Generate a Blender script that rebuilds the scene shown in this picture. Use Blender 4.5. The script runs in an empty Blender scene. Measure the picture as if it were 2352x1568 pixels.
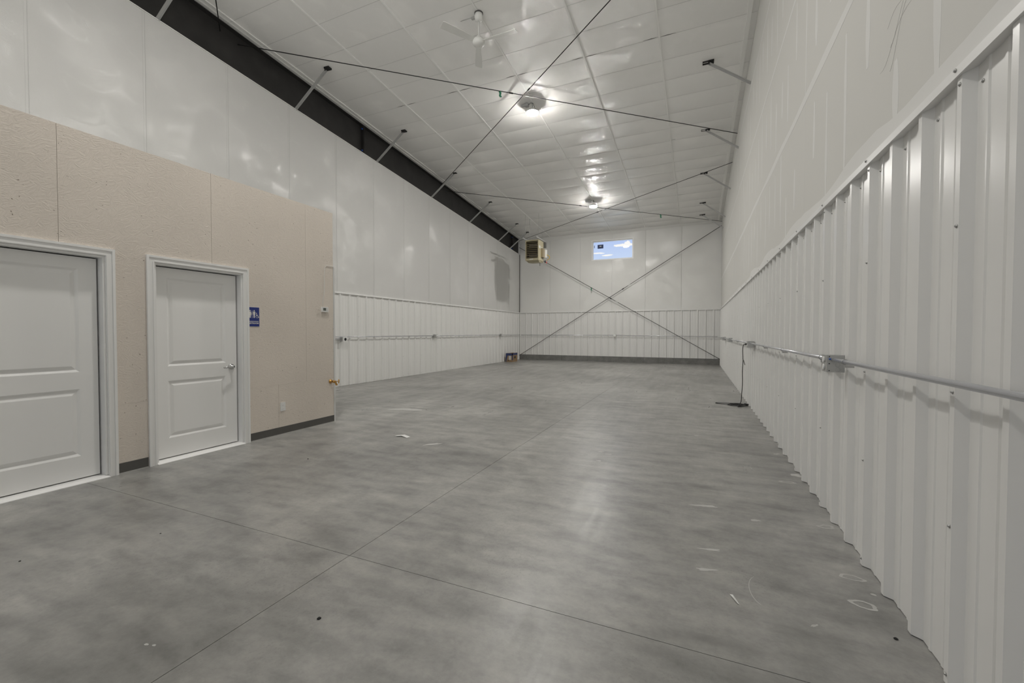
import bpy, bmesh, math, random
from mathutils import Vector, Matrix, noise
random.seed(7)
SC = bpy.context.scene
COL = SC.collection
PI = math.pi

# ------------------------------------------------------------------ camera, world, light, exposure
W, H, FPX = 2352, 1568, 973.99
CAM_Z = 1.3182
RGT = Vector((0.91691387, 0.39908247, 0.00146267))
UPV = Vector((-0.00993124, 0.01915334, 0.99976723))
FWD = Vector((-0.39896157, 0.91671497, -0.02152535))
cd = bpy.data.cameras.new('camera'); cam = bpy.data.objects.new('camera', cd); COL.objects.link(cam)
cd.sensor_fit = 'HORIZONTAL'; cd.sensor_width = 36.0; cd.lens = FPX / W * 36.0
cd.clip_start = 0.05; cd.clip_end = 500
M = Matrix.Identity(4)
for i in range(3):
    M[i][0] = RGT[i]; M[i][1] = UPV[i]; M[i][2] = -FWD[i]
M[2][3] = CAM_Z
cam.matrix_world = M
SC.camera = cam
SC.view_settings.view_transform = 'Standard'; SC.view_settings.look = 'None'
SC.view_settings.gamma = 1.0; SC.view_settings.use_curve_mapping = False
SC.view_settings.exposure = 0.02

LAMP_E = 640.0
FILL_W = 210.0

def N(nt, t, **kw):
    n = nt.nodes.new(t)
    for k, v in kw.items():
        if k in n.inputs: n.inputs[k].default_value = v
        else: setattr(n, k, v)
    return n
def math_node(nt, op, a, b=None, c=None, clamp=False):
    n = nt.nodes.new('ShaderNodeMath'); n.operation = op; n.use_clamp = clamp
    for i, v in enumerate((a, b, c)):
        if v is None: continue
        if isinstance(v, (int, float)): n.inputs[i].default_value = v
        else: nt.links.new(v, n.inputs[i])
    return n.outputs[0]

wd = bpy.data.worlds.new('sky'); SC.world = wd; wd.use_nodes = True
nt = wd.node_tree; nt.nodes.clear()
tc = N(nt, 'ShaderNodeTexCoord'); sep = N(nt, 'ShaderNodeSeparateXYZ'); nt.links.new(tc.outputs['Generated'], sep.inputs[0])
X, Y, Z = sep.outputs
ay = math_node(nt, 'MAXIMUM', math_node(nt, 'ABSOLUTE', Y), 0.05)
U = math_node(nt, 'DIVIDE', X, ay); V = math_node(nt, 'DIVIDE', Z, ay)
cmb = N(nt, 'ShaderNodeCombineXYZ'); nt.links.new(U, cmb.inputs[0]); nt.links.new(V, cmb.inputs[1])
nz = N(nt, 'ShaderNodeTexNoise', Scale=90.0, Detail=5.0, Roughness=0.6); nt.links.new(cmb.outputs[0], nz.inputs['Vector'])
nzv = math_node(nt, 'SUBTRACT', nz.outputs['Fac'], 0.5)
cl = None   # cumulus puffs: centre and half sizes in tangent of the view direction
for (u, v, a, b) in ((-.150, .2010, .019, .0046), (-.148, .2045, .0075, .0062), (-.165, .2010, .015, .0032), (-.193, .1800, .014, .0020),
                     (-.205, .1855, .0065, .0012), (-.217, .1865, .014, .0016), (-.187, .1805, .008, .0022),
                     (.05, .25, .06, .015), (-.4, .3, .08, .02), (.3, .2, .09, .014), (-.6, .2, .07, .012), (.1, .5, .12, .04), (-.3, .6, .1, .03)):
    du = math_node(nt, 'DIVIDE', math_node(nt, 'SUBTRACT', U, u), a); dv = math_node(nt, 'DIVIDE', math_node(nt, 'SUBTRACT', V, v), b)
    d = math_node(nt, 'ADD', math_node(nt, 'MULTIPLY', du, du), math_node(nt, 'MULTIPLY', dv, dv))
    e = math_node(nt, 'SUBTRACT', 1.0, math_node(nt, 'ADD', d, math_node(nt, 'MULTIPLY', nzv, 3.0)))
    e = math_node(nt, 'MULTIPLY', e, 2.2, clamp=True)
    cl = e if cl is None else math_node(nt, 'MAXIMUM', cl, e)
ramp = N(nt, 'ShaderNodeValToRGB'); nt.links.new(V, ramp.inputs[0])
el = ramp.color_ramp.elements
el[0].position = 0.12; el[0].color = (.68, .80, .93, 1); el[1].position = 0.6; el[1].color = (.22, .38, .78, 1)
e2 = el.new(.215); e2.color = (.47, .595, .90, 1)
mx = N(nt, 'ShaderNodeMixRGB'); nt.links.new(cl, mx.inputs[0]); nt.links.new(ramp.outputs[0], mx.inputs[1]); mx.inputs[2].default_value = (.97, .96, .93, 1)
bg = N(nt, 'ShaderNodeBackground'); bg.inputs['Strength'].default_value = 1.0
nt.links.new(mx.outputs[0], bg.inputs[0]); wo = N(nt, 'ShaderNodeOutputWorld'); nt.links.new(bg.outputs[0], wo.inputs[0])

FY = -7.5          # front wall of the unit, behind the camera
def area(name, loc, size, size_y, power, rot, color, spread=PI):
    l = bpy.data.lights.new(name, 'AREA'); l.shape = 'RECTANGLE'; l.size = size; l.size_y = size_y; l.energy = power; l.color = color; l.spread = spread
    o = bpy.data.objects.new(name, l); COL.objects.link(o); o.location = loc; o.rotation_euler = rot
    return o
# added fill light behind the camera, tilted up to brighten the ceiling
area('ceiling_fill', (-3.5, FY + 1.2, .5), 4.2, 2.4, FILL_W, (math.radians(158), 0, 0), (1.0, .985, .96), math.radians(125))

# ------------------------------------------------------------------ room numbers (metres)
LX, RX, PX, DY = -7.94, 0.902, -4.89, 19.167
PZ = 2.262                     # top of the metal wainscot
def zc(x, y): return 7.417 - .0815*y + .0071*x
def zbb(y): return 6.612 - .080*y    # underside of the dark rafter
GROUPS = {}

# ------------------------------------------------------------------ helpers
def tag(o, label=None, cat=None, group=None, kind=None):
    if label: o['label'] = label
    if cat: o['category'] = cat
    if group: o['group'] = group
    if kind: o['kind'] = kind
    return o
def empty(name, loc=(0, 0, 0), rz=0, **kw):
    o = bpy.data.objects.new(name, None); COL.objects.link(o); o.location = loc; o.rotation_euler = (0, 0, rz)
    o.empty_display_size = .1
    return tag(o, **kw)
def link_mesh(name, me, parent=None, loc=(0, 0, 0), rot=(0, 0, 0)):
    o = bpy.data.objects.new(name, me); COL.objects.link(o); o.location = loc; o.rotation_euler = rot
    if parent: o.parent = parent
    return o
class MB:
    def __init__(s): s.v = []; s.f = []; s.sm = []
    def add(s, vs, fs, smooth=False):
        b = len(s.v); s.v += [tuple(v) for v in vs]; s.f += [tuple(i + b for i in f) for f in fs]; s.sm += [smooth]*len(fs); return s
    def box(s, x0, y0, z0, x1, y1, z1):
        if x0 > x1: x0, x1 = x1, x0
        if y0 > y1: y0, y1 = y1, y0
        if z0 > z1: z0, z1 = z1, z0
        return s.add([(x0,y0,z0),(x1,y0,z0),(x1,y1,z0),(x0,y1,z0),(x0,y0,z1),(x1,y0,z1),(x1,y1,z1),(x0,y1,z1)],
                     [(0,3,2,1),(4,5,6,7),(0,1,5,4),(1,2,6,5),(2,3,7,6),(3,0,4,7)])
    def rings(s, rings, cap=True, smooth=True, closed=False):
        b = len(s.v); n = len(rings[0])
        for r in rings: s.v += [tuple(p) for p in r]
        m = len(rings)
        for i in range(m if closed else m - 1):
            for j in range(n):
                a = b + i*n; c = b + ((i+1) % m)*n
                s.f.append((a + j, a + (j+1) % n, c + (j+1) % n, c + j)); s.sm.append(smooth)
        if cap and not closed:
            s.f.append(tuple(b + j for j in reversed(range(n)))); s.sm.append(False)
            s.f.append(tuple(b + (m-1)*n + j for j in range(n))); s.sm.append(False)
        return s
    def tube(s, pts, r, n=10, cap=True, squash=None):
        pts = [Vector(p) for p in pts]; out = []
        rr = r if isinstance(r, (list, tuple)) else [r]*len(pts)
        t0 = (pts[1]-pts[0]).normalized()
        ref = Vector((0, 0, 1)) if abs(t0.z) < .9 else Vector((0, 1, 0))
        u = t0.cross(ref).normalized()
        for i, p in enumerate(pts):
            if i == 0: t = pts[1]-pts[0]
            elif i == len(pts)-1: t = pts[-1]-pts[-2]
            else: t = pts[i+1]-pts[i-1]
            t.normalize(); u = (u - t*u.dot(t)).normalized(); w = t.cross(u)
            out.append([p + (u*math.cos(2*PI*k/n) + w*math.sin(2*PI*k/n))*rr[i] for k in range(n)])
        return s.rings(out, cap)
    def lathe(s, prof, c=(0, 0, 0), axis='z', n=24, cap=True):
        out = []
        for (r, h) in prof:
            ring = []
            for k in range(n):
                a = 2*PI*k/n; x, y = r*math.cos(a), r*math.sin(a)
                p = {'z': (x, y, h), 'x': (h, x, y), 'y': (y, h, x)}[axis]
                ring.append((p[0]+c[0], p[1]+c[1], p[2]+c[2]))
            out.append(ring)
        return s.rings(out, cap)
    def prism(s, poly, axis, a0, a1):
        """poly in the two other coordinates in cyclic order, extruded along axis"""
        n = len(poly)
        def P(p, a):
            return {'x': (a, p[0], p[1]), 'y': (p[1], a, p[0]), 'z': (p[0], p[1], a)}[axis]
        vs = [P(p, a0) for p in poly] + [P(p, a1) for p in poly]
        fs = [tuple(reversed(range(n))), tuple(range(n, 2*n))] + [(i, (i+1) % n, n+(i+1) % n, n+i) for i in range(n)]
        return s.add(vs, fs)
    def bar(s, a, b, w, h, ref=(0, 0, 1)):
        a = Vector(a); b = Vector(b); t = (b-a).normalized(); u = t.cross(Vector(ref)).normalized()*w/2; v = u.cross(t).normalized()*h/2
        ring = lambda p: [p-u-v, p+u-v, p+u+v, p-u+v]
        return s.rings([ring(a), ring(b)], True, False)
    def mesh(s, name, mat, fix=True):
        me = bpy.data.meshes.new(name); me.from_pydata(s.v, [], s.f); me.polygons.foreach_set('use_smooth', s.sm)
        if fix:
            bm = bmesh.new(); bm.from_mesh(me); bmesh.ops.recalc_face_normals(bm, faces=bm.faces); bm.to_mesh(me); bm.free()
        me.materials.append(mat); me.update(); return me
    def build(s, name, mat, parent=None, loc=(0, 0, 0), rot=(0, 0, 0), **kw):
        o = link_mesh(name, s.mesh(name, mat), parent, loc, rot); return tag(o, **kw)
def copy_tree(o, parent=None):
    c = o.copy(); COL.objects.link(c)
    if parent: c.parent = parent
    for ch in list(o.children): copy_tree(ch, c)
    return c

def slope_box(m, x0, x1, y0, y1, f0, f1):
    m.add([(x0, y0, f0(y0)), (x1, y0, f0(y0)), (x1, y1, f0(y1)), (x0, y1, f0(y1)), (x0, y0, f1(y0)), (x1, y0, f1(y0)), (x1, y1, f1(y1)), (x0, y1, f1(y1))],
          [(0,3,2,1),(4,5,6,7),(0,1,5,4),(1,2,6,5),(2,3,7,6),(3,0,4,7)])

# ------------------------------------------------------------------ materials
def principled(name, color, rough=.5, metal=0., spec=.5, coat=0., emit=None, es=0.):
    m = bpy.data.materials.new(name); m.use_nodes = True; nt = m.node_tree
    b = nt.nodes['Principled BSDF']
    b.inputs['Base Color'].default_value = (*color, 1); b.inputs['Roughness'].default_value = rough
    b.inputs['Metallic'].default_value = metal; b.inputs['Specular IOR Level'].default_value = spec
    b.inputs['Coat Weight'].default_value = coat
    if emit: b.inputs['Emission Color'].default_value = (*emit, 1); b.inputs['Emission Strength'].default_value = es
    return m, nt, b
def pos(nt, scale=(1, 1, 1), rot=(0, 0, 0), obj=False):
    if obj: src = N(nt, 'ShaderNodeTexCoord').outputs['Object']
    else: src = N(nt, 'ShaderNodeNewGeometry').outputs['Position']
    mp = N(nt, 'ShaderNodeMapping'); mp.inputs['Scale'].default_value = scale; mp.inputs['Rotation'].default_value = rot
    nt.links.new(src, mp.inputs[0]); return mp.outputs[0]
def noise_tex(nt, vec, scale, detail=4., rough=.5, dist=0.):
    n = N(nt, 'ShaderNodeTexNoise', Scale=scale, Detail=detail, Roughness=rough, Distortion=dist); nt.links.new(vec, n.inputs['Vector']); return n.outputs['Fac']
def ramp_node(nt, fac, stops):
    r = N(nt, 'ShaderNodeValToRGB'); nt.links.new(fac, r.inputs[0]); e = r.color_ramp.elements
    while len(e) < len(stops): e.new(.5)
    for i, (p, c) in enumerate(stops):
        e[i].position = p; e[i].color = (*c, 1) if len(c) == 3 else c
    return r.outputs[0]
def mix(nt, fac, a, b, mode='MIX'):
    m = N(nt, 'ShaderNodeMixRGB'); m.blend_type = mode
    for i, v in enumerate((fac, a, b)):
        if isinstance(v, (int, float)): m.inputs[i].default_value = v
        elif isinstance(v, tuple): m.inputs[i].default_value = (*v, 1)
        else: nt.links.new(v, m.inputs[i])
    return m.outputs[0]
def bump(nt, b, h, strength, dist):
    n = N(nt, 'ShaderNodeBump'); n.inputs['Strength'].default_value = strength; n.inputs['Distance'].default_value = dist
    nt.links.new(h, n.inputs['Height']); nt.links.new(n.outputs[0], b.inputs['Normal']); return n
def rotated(nt, vec, angle, axis):
    r = N(nt, 'ShaderNodeVectorRotate'); r.rotation_type = 'AXIS_ANGLE'; r.inputs['Axis'].default_value = axis
    nt.links.new(vec, r.inputs['Vector']); nt.links.new(angle, r.inputs['Angle']); return r.outputs[0]

WHITE = (.70, .69, .66)
m_metal, nt, b = principled('painted_liner_metal', (.81, .805, .785), .27, 0, .5)
bump(nt, b, noise_tex(nt, pos(nt, (1, 1, .25)), 5., 2.), .12, .01)

def facing(name, axis, stretch, color, rough=.30):
    m, nt, b = principled(name, color, rough, 0, .5)
    p = pos(nt)
    warp = noise_tex(nt, p, .8, 2.)
    ang = math_node(nt, 'MULTIPLY', math_node(nt, 'SUBTRACT', warp, .5), 11.0)
    q = rotated(nt, p, ang, axis)
    mp = N(nt, 'ShaderNodeMapping'); mp.inputs['Scale'].default_value = stretch; nt.links.new(q, mp.inputs[0])
    wr = noise_tex(nt, mp.outputs[0], 5.5, 3., .6, .4)
    ridge = math_node(nt, 'ABSOLUTE', math_node(nt, 'SUBTRACT', wr, .5))
    mask = ramp_node(nt, noise_tex(nt, p, 1.1, 2.), [(.38, (0, 0, 0)), (.56, (1, 1, 1))])
    h = math_node(nt, 'MULTIPLY', ridge, math_node(nt, 'ADD', math_node(nt, 'MULTIPLY', mask, .9), .10))
    bump(nt, b, h, .10, .03)
    b.inputs['Coat Weight'].default_value = 1.0; b.inputs['Coat Roughness'].default_value = .20; b.inputs['Coat IOR'].default_value = 1.85
    b.inputs['Roughness'].default_value = .55; b.inputs['Specular IOR Level'].default_value = .2
    n2 = N(nt, 'ShaderNodeBump'); n2.inputs['Strength'].default_value = .9; n2.inputs['Distance'].default_value = .030
    hc = math_node(nt, 'ADD', h, math_node(nt, 'MULTIPLY', noise_tex(nt, p, 1.7, 1.), .35))
    nt.links.new(hc, n2.inputs['Height']); nt.links.new(n2.outputs[0], b.inputs['Coat Normal'])
    return m
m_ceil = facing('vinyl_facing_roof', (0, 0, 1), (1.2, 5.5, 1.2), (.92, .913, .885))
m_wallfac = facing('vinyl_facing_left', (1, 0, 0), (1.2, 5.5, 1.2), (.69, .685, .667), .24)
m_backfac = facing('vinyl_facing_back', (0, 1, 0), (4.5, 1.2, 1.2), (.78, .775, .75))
m_strap, _, _ = principled('strap_white', (.88, .875, .85), .4)
m_seam, _, _ = principled('seam_crease_shade', (.56, .555, .54), .5)  # grey for seam lines and for shade painted into ceiling creases
m_dry, nt, b = principled('drywall_paper', (.70, .692, .66), .75, 0, .25)
m_mud, nt, b = principled('joint_compound', (.79, .785, .765), .8, 0, .2)
m_dark, nt, b = principled('primer_steel', (.024, .023, .022), .55, 0, .35)
c = ramp_node(nt, noise_tex(nt, pos(nt), 3., 4.), [(.35, (.022, .021, .020)), (.7, (.034, .032, .031))]); nt.links.new(c, b.inputs['Base Color'])
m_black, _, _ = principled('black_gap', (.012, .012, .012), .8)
m_rod, _, _ = principled('dark_rod', (.035, .035, .033), .5, .6)
m_galv, nt, b = principled('galvanised_steel', (.50, .50, .49), .40, .55)
m_conduit, _, _ = principled('conduit_steel', (.70, .71, .75), .24, .7)
m_screw, _, _ = principled('screw_zinc', (.42, .42, .41), .35, .7)
m_trim, _, _ = principled('white_trim', (.86, .855, .84), .38)
m_door, nt, b = principled('door_paint', (.90, .895, .88), .36)
m_base, _, _ = principled('vinyl_base', (.095, .092, .085), .5)
m_caulk, _, _ = principled('caulk_grey', (.42, .41, .39), .7)
m_chrome, _, _ = principled('satin_nickel', (.55, .55, .54), .2, 1.)
m_brass, _, _ = principled('brass', (.55, .32, .10), .3, 1.)
m_plastic, _, _ = principled('white_plastic', (.80, .80, .78), .35)
m_lcd, _, _ = principled('lcd_grey', (.10, .115, .10), .2)
m_blue, _, _ = principled('sign_blue', (.012, .028, .20), .4)
m_signw, _, _ = principled('sign_white', (.82, .80, .75), .5)
m_tan, _, _ = principled('heater_tan', (.40, .355, .235), .42)
m_tan2, _, _ = principled('heater_tan_dark', (.27, .22, .13), .45)
m_yellow, _, _ = principled('yellow_hose', (.65, .40, .02), .4)
m_red, _, _ = principled('red_tag', (.75, .10, .08), .5)
m_green, _, _ = principled('green_tape', (.03, .22, .12), .5)
m_cbolt, _, _ = principled('blue_nut', (.03, .10, .42), .4)
m_card, _, _ = principled('cardboard', (.30, .205, .12), .8)
m_cardblue, _, _ = principled('carton_blue', (.035, .055, .16), .6)
m_label, _, _ = principled('label_paper', (.62, .62, .60), .6)
m_rubber, _, _ = principled('black_rubber', (.012, .012, .013), .5)
m_copper, _, _ = principled('copper_end', (.6, .3, .12), .35, 1.)
m_lens, _, _ = principled('lamp_lens', (.9, .9, .9), .5, emit=(1.0, .975, .93), es=LAMP_E)
m_fan, _, _ = principled('fan_white', (.80, .80, .77), .35)
m_steel_edge, _, _ = principled('corner_bead_metal', (.72, .72, .71), .4, .2)

# OSB painted beige
m_osb, nt, b = principled('painted_osb', (.68, .62, .55), .62, 0, .3)
p = pos(nt)
vo = N(nt, 'ShaderNodeTexVoronoi'); vo.inputs['Scale'].default_value = 21.; nt.links.new(p, vo.inputs['Vector'])
sepc = N(nt, 'ShaderNodeSeparateColor'); nt.links.new(vo.outputs['Color'], sepc.inputs[0])
ang = math_node(nt, 'MULTIPLY', math_node(nt, 'SUBTRACT', sepc.outputs[0], .62), 2.2)
q = rotated(nt, p, ang, (1, 0, 0))
mp = N(nt, 'ShaderNodeMapping'); mp.inputs['Scale'].default_value = (1, 9, 60); nt.links.new(q, mp.inputs[0])
st = noise_tex(nt, mp.outputs[0], 1.6, 3., .6)
fine = noise_tex(nt, p, 90., 2.)
hh = math_node(nt, 'ADD', math_node(nt, 'MULTIPLY', st, .8), math_node(nt, 'MULTIPLY', sepc.outputs[1], .05))
hh = math_node(nt, 'ADD', hh, math_node(nt, 'MULTIPLY', fine, .12))
bump(nt, b, hh, .8, .006)
bl = noise_tex(nt, p, 1.3, 3.)
c = ramp_node(nt, bl, [(.3, (.70, .635, .565)), (.7, (.755, .685, .61))])
sp = ramp_node(nt, noise_tex(nt, p, 48., 1.), [(.755, (0, 0, 0)), (.79, (1, 1, 1))])
c = mix(nt, math_node(nt, 'MULTIPLY', sp, .75), c, (.16, .12, .085))
nt.links.new(c, b.inputs['Base Color'])

# concrete floor
m_floor, nt, b = principled('concrete_slab', (.22, .215, .2), .4, 0, .5)
p = pos(nt)
n1 = noise_tex(nt, pos(nt, (1, .8, 1), (0, 0, .5)), .75, 8., .62, .6)
n2 = noise_tex(nt, pos(nt, (1.0, 3.2, 1), (0, 0, -.55)), 2.2, 4., .5)
n3 = noise_tex(nt, p, 30., 3., .7)
c1 = ramp_node(nt, n1, [(.30, (.225, .222, .211)), (.50, (.300, .296, .282)), (.70, (.375, .368, .350))])
c2 = ramp_node(nt, n2, [(.28, (.70, .70, .70)), (.5, (1, 1, 1)), (.76, (1.25, 1.24, 1.22))])
c = mix(nt, .85, c1, c2, 'MULTIPLY')
n5 = noise_tex(nt, pos(nt, (1, 1.3, 1), (0, 0, .3)), 6.5, 7., .72, .2)
c5 = ramp_node(nt, n5, [(.30, (.80, .80, .80)), (.5, (1, 1, 1)), (.72, (1.16, 1.155, 1.14))])
c = mix(nt, .9, c, c5, 'MULTIPLY')
n6 = noise_tex(nt, pos(nt, (1, 1, 1), (0, 0, .9)), .33, 3., .5)
c6 = ramp_node(nt, n6, [(.35, (.84, .84, .84)), (.6, (1.08, 1.08, 1.08))])
c = mix(nt, 1., c, c6, 'MULTIPLY')
c3 = ramp_node(nt, n3, [(.3, (.86, .86, .86)), (.55, (1, 1, 1)), (.8, (1.1, 1.1, 1.1))])
c = mix(nt, .6, c, c3, 'MULTIPLY')
pm = ramp_node(nt, noise_tex(nt, p, 1.1, 3.), [(.42, (0, 0, 0)), (.62, (1, 1, 1))])
vp = N(nt, 'ShaderNodeTexVoronoi'); vp.inputs['Scale'].default_value = 55.; nt.links.new(p, vp.inputs['Vector'])
pits = ramp_node(nt, vp.outputs['Distance'], [(.16, (1, 1, 1)), (.30, (0, 0, 0))])
pf = math_node(nt, 'MULTIPLY', math_node(nt, 'MULTIPLY', pits, pm), .22)
c = mix(nt, pf, c, (.105, .105, .10))
# dust lying heavier along the right hand side and fine white specks
wsp = ramp_node(nt, noise_tex(nt, p, 70., 1.), [(.76, (0, 0, 0)), (.80, (1, 1, 1))])
c = mix(nt, math_node(nt, 'MULTIPLY', wsp, .15), c, (.42, .42, .40))
nt.links.new(c, b.inputs['Base Color'])
rr = ramp_node(nt, noise_tex(nt, pos(nt, (3.0, .5, 1), (0, 0, -.05)), 1.6, 5., .6), [(.3, (.27, .27, .27)), (.7, (.44, .44, .44))])
nt.links.new(rr, b.inputs['Roughness'])
bump(nt, b, n3, .10, .003)
m_scuff, nt, b = principled('plaster_dust', (.50, .495, .475), .7)
m_curb, nt, b = principled('concrete_curb', (.2, .2, .19), .75)
p = pos(nt)
c = ramp_node(nt, noise_tex(nt, p, 5., 6., .65), [(.3, (.15, .15, .142)), (.7, (.235, .232, .222))])
pt = ramp_node(nt, noise_tex(nt, p, 26., 2.), [(.66, (0, 0, 0)), (.70, (1, 1, 1))])
c = mix(nt, math_node(nt, 'MULTIPLY', pt, .7), c, (.06, .06, .055)); nt.links.new(c, b.inputs['Base Color'])
bump(nt, b, noise_tex(nt, p, 20., 4.), .3, .01)

# window glass
m_glass = bpy.data.materials.new('window_glass'); m_glass.use_nodes = True; nt = m_glass.node_tree; nt.nodes.clear()
tr = N(nt, 'ShaderNodeBsdfTransparent'); gl = N(nt, 'ShaderNodeBsdfGlossy'); gl.inputs['Roughness'].default_value = .02
fr = N(nt, 'ShaderNodeFresnel'); fr.inputs['IOR'].default_value = 1.35
ms = N(nt, 'ShaderNodeMixShader'); nt.links.new(fr.outputs[0], ms.inputs[0]); nt.links.new(tr.outputs[0], ms.inputs[1]); nt.links.new(gl.outputs[0], ms.inputs[2])
mo = N(nt, 'ShaderNodeOutputMaterial'); nt.links.new(ms.outputs[0], mo.inputs[0])

# ================================================================== FLOOR
fl = MB().box(LX - .4, FY - .3, -.25, RX + .4, DY + .3, -.012).build('floor', m_curb, label='grey concrete floor slab of the empty unit, cut by saw joints', kind='structure')
jx = [LX - .3, -1.866, RX + .3]; jy = [FY - .2, -1.45, 1.888, 5.215, 8.55, 11.88, 15.2, DY + .2]
for i in range(len(jx)-1):
    for j in range(len(jy)-1):
        g = .0016
        MB().box(jx[i]+g, jy[j]+g, -.012, jx[i+1]-g, jy[j+1]-g, 0).build('slab', m_floor, fl)
def blob(cx, cy, rx, ry, rot, n=22, rough=.25, seed=0, hole=0, z=.0008):
    random.seed(seed)
    ph = [random.uniform(0, 6.28) for _ in range(4)]
    outer = []; inner = []
    for k in range(n):
        a = 2*PI*k/n
        r = 1 + rough*(.5*math.sin(2*a+ph[0]) + .35*math.sin(3*a+ph[1]) + .3*math.sin(5*a+ph[2]) + .2*math.sin(9*a+ph[3]))
        x, y = rx*r*math.cos(a), ry*r*math.sin(a)
        P = lambda s: (cx + (x*math.cos(rot)-y*math.sin(rot))*s, cy + (x*math.sin(rot)+y*math.cos(rot))*s, z)
        outer.append(P(1)); inner.append(P(hole))
    m = MB()
    if hole: m.add(outer+inner, [(k, (k+1) % n, n+(k+1) % n, n+k) for k in range(n)])
    else: m.add(outer, [tuple(range(n))])
    # thin body
    return m
marks = [(-4.55, 5.89, .26, .10, .45, 0, .5), (-2.84, 4.18, .10, .035, .9, 0, .35), (.07, 3.52, .075, .022, .2, 0, .5), (.09, 2.82, .05, .016, .1, 0, .6),
         (.06, 2.57, .05, .014, .1, 0, .6), (.78, 2.80, .055, .032, 0, .72, .2), (.755, 2.54, .055, .036, 0, .66, .2), (.75, 4.38, .06, .03, 0, .6, .3),
         (.86, 4.62, .05, .04, .3, 0, .4), (.82, 3.47, .055, .03, .1, .6, .3), (-.74, 15.49, .16, .10, .2, 0, .5), (.39, 3.39, .03, .018, 0, 0, .4),
         (-.96, 4.67, .035, .014, .2, 0, .4), (-.91, 4.33, .03, .014, .2, 0, .4), (-.86, 4.60, .03, .016, .4, 0, .4), (.01, 5.9, .03, .02, .2, 0, .5),
         (.83, 2.66, .013, .009, 0, 0, .2), (.81, 5.35, .03, .02, .5, 0, .5), (-.62, 6.9, .05, .02, .1, 0, .5), (.50, 2.27, .02, .006, .8, 0, .4),
         (-7.2, 7.6, .10, .03, .3, 0, .5), (-2.115, 1.0, .010, .006, 0, 0, .2), (-2.08, 1.01, .009, .005, .3, 0, .2)]
sm = MB()
for i, (x, y, rx, ry, ro, ho, rg) in enumerate(marks):
    bb = blob(x, y, rx, ry, ro, seed=i+11, hole=ho, rough=rg); sm.add(bb.v, bb.f)
arc = [(.32 + .06*math.cos(a), 2.47 + .14*math.sin(a)) for a in [2.0 + .18*k for k in range(14)]]
for k in range(len(arc)-1):
    (x0, y0), (x1, y1) = arc[k], arc[k+1]; sm.add([(x0, y0, .0008), (x0+.004, y0+.002, .0008), (x1+.004, y1+.002, .0008), (x1, y1, .0008)], [(0, 1, 2, 3)])
smo = sm.build('plaster_smudge', m_scuff, fl, label='pale plaster smudges and boot prints dried on the slab', kind='stuff')
random.seed(3)
for i, (x, y, s) in enumerate([(-1.58, 1.41, .010), (-3.69, 3.17, .008), (-3.55, 1.08, .006), (.8, 2.31, .009), (-3.2, 1.6, .005), (-4.2, 6.0, .007), (-5.3, 6.4, .007)]):
    m = MB(); m.lathe([(s*.8, .0005), (s, .002), (s*.6, s*.6)], (x, y, 0), n=7); 
    o = m.build('debris_crumb', m_black, None, group='dark crumbs on the floor', cat='debris',
      label=['dark crumb lying left of centre in the near foreground of the slab', 'tiny dark crumb on the slab right of the restroom door threshold', 'tiny dark crumb at the far left edge of the slab',
             'dark crumb on the slab close to the ribbed right wall', 'tiny dark crumb on the slab in front of the nearer door', 'dark crumb on the slab past the end of the beige partition',
             'dark crumb on the slab nearest the long left wall'][i])
m = MB(); 
pp = [(-3.50, 4.30, .001), (-3.40, 4.325, .012), (-3.30, 4.30, .001), (-3.29, 4.36, .001), (-3.40, 4.385, .014), (-3.49, 4.365, .001)]
m.add(pp + [(a, b_, c_+.0015) for a, b_, c_ in pp], [(0,1,4,5),(1,2,3,4),(11,10,7,6),(10,9,8,7),(0,6,7,1),(1,7,8,2),(2,8,9,3),(3,9,10,4),(4,10,11,5),(5,11,6,0)])
m.build('paper_scrap', m_plastic, label='creased white paper scrap on the floor right of the beige partition end', cat='paper')
m = MB(); a = .9
m.add([(.165, 2.375, .001), (.18, 2.37, .004), (.205, 2.30, .001), (.195, 2.30, .005), (.18, 2.33, .008)], [(0, 1, 4), (1, 2, 4), (2, 3, 4), (3, 0, 4), (0, 3, 2, 1)])
m.build('plaster_chip', m_plastic, label='slim white chip lying on the floor in the right foreground', cat='debris')

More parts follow.
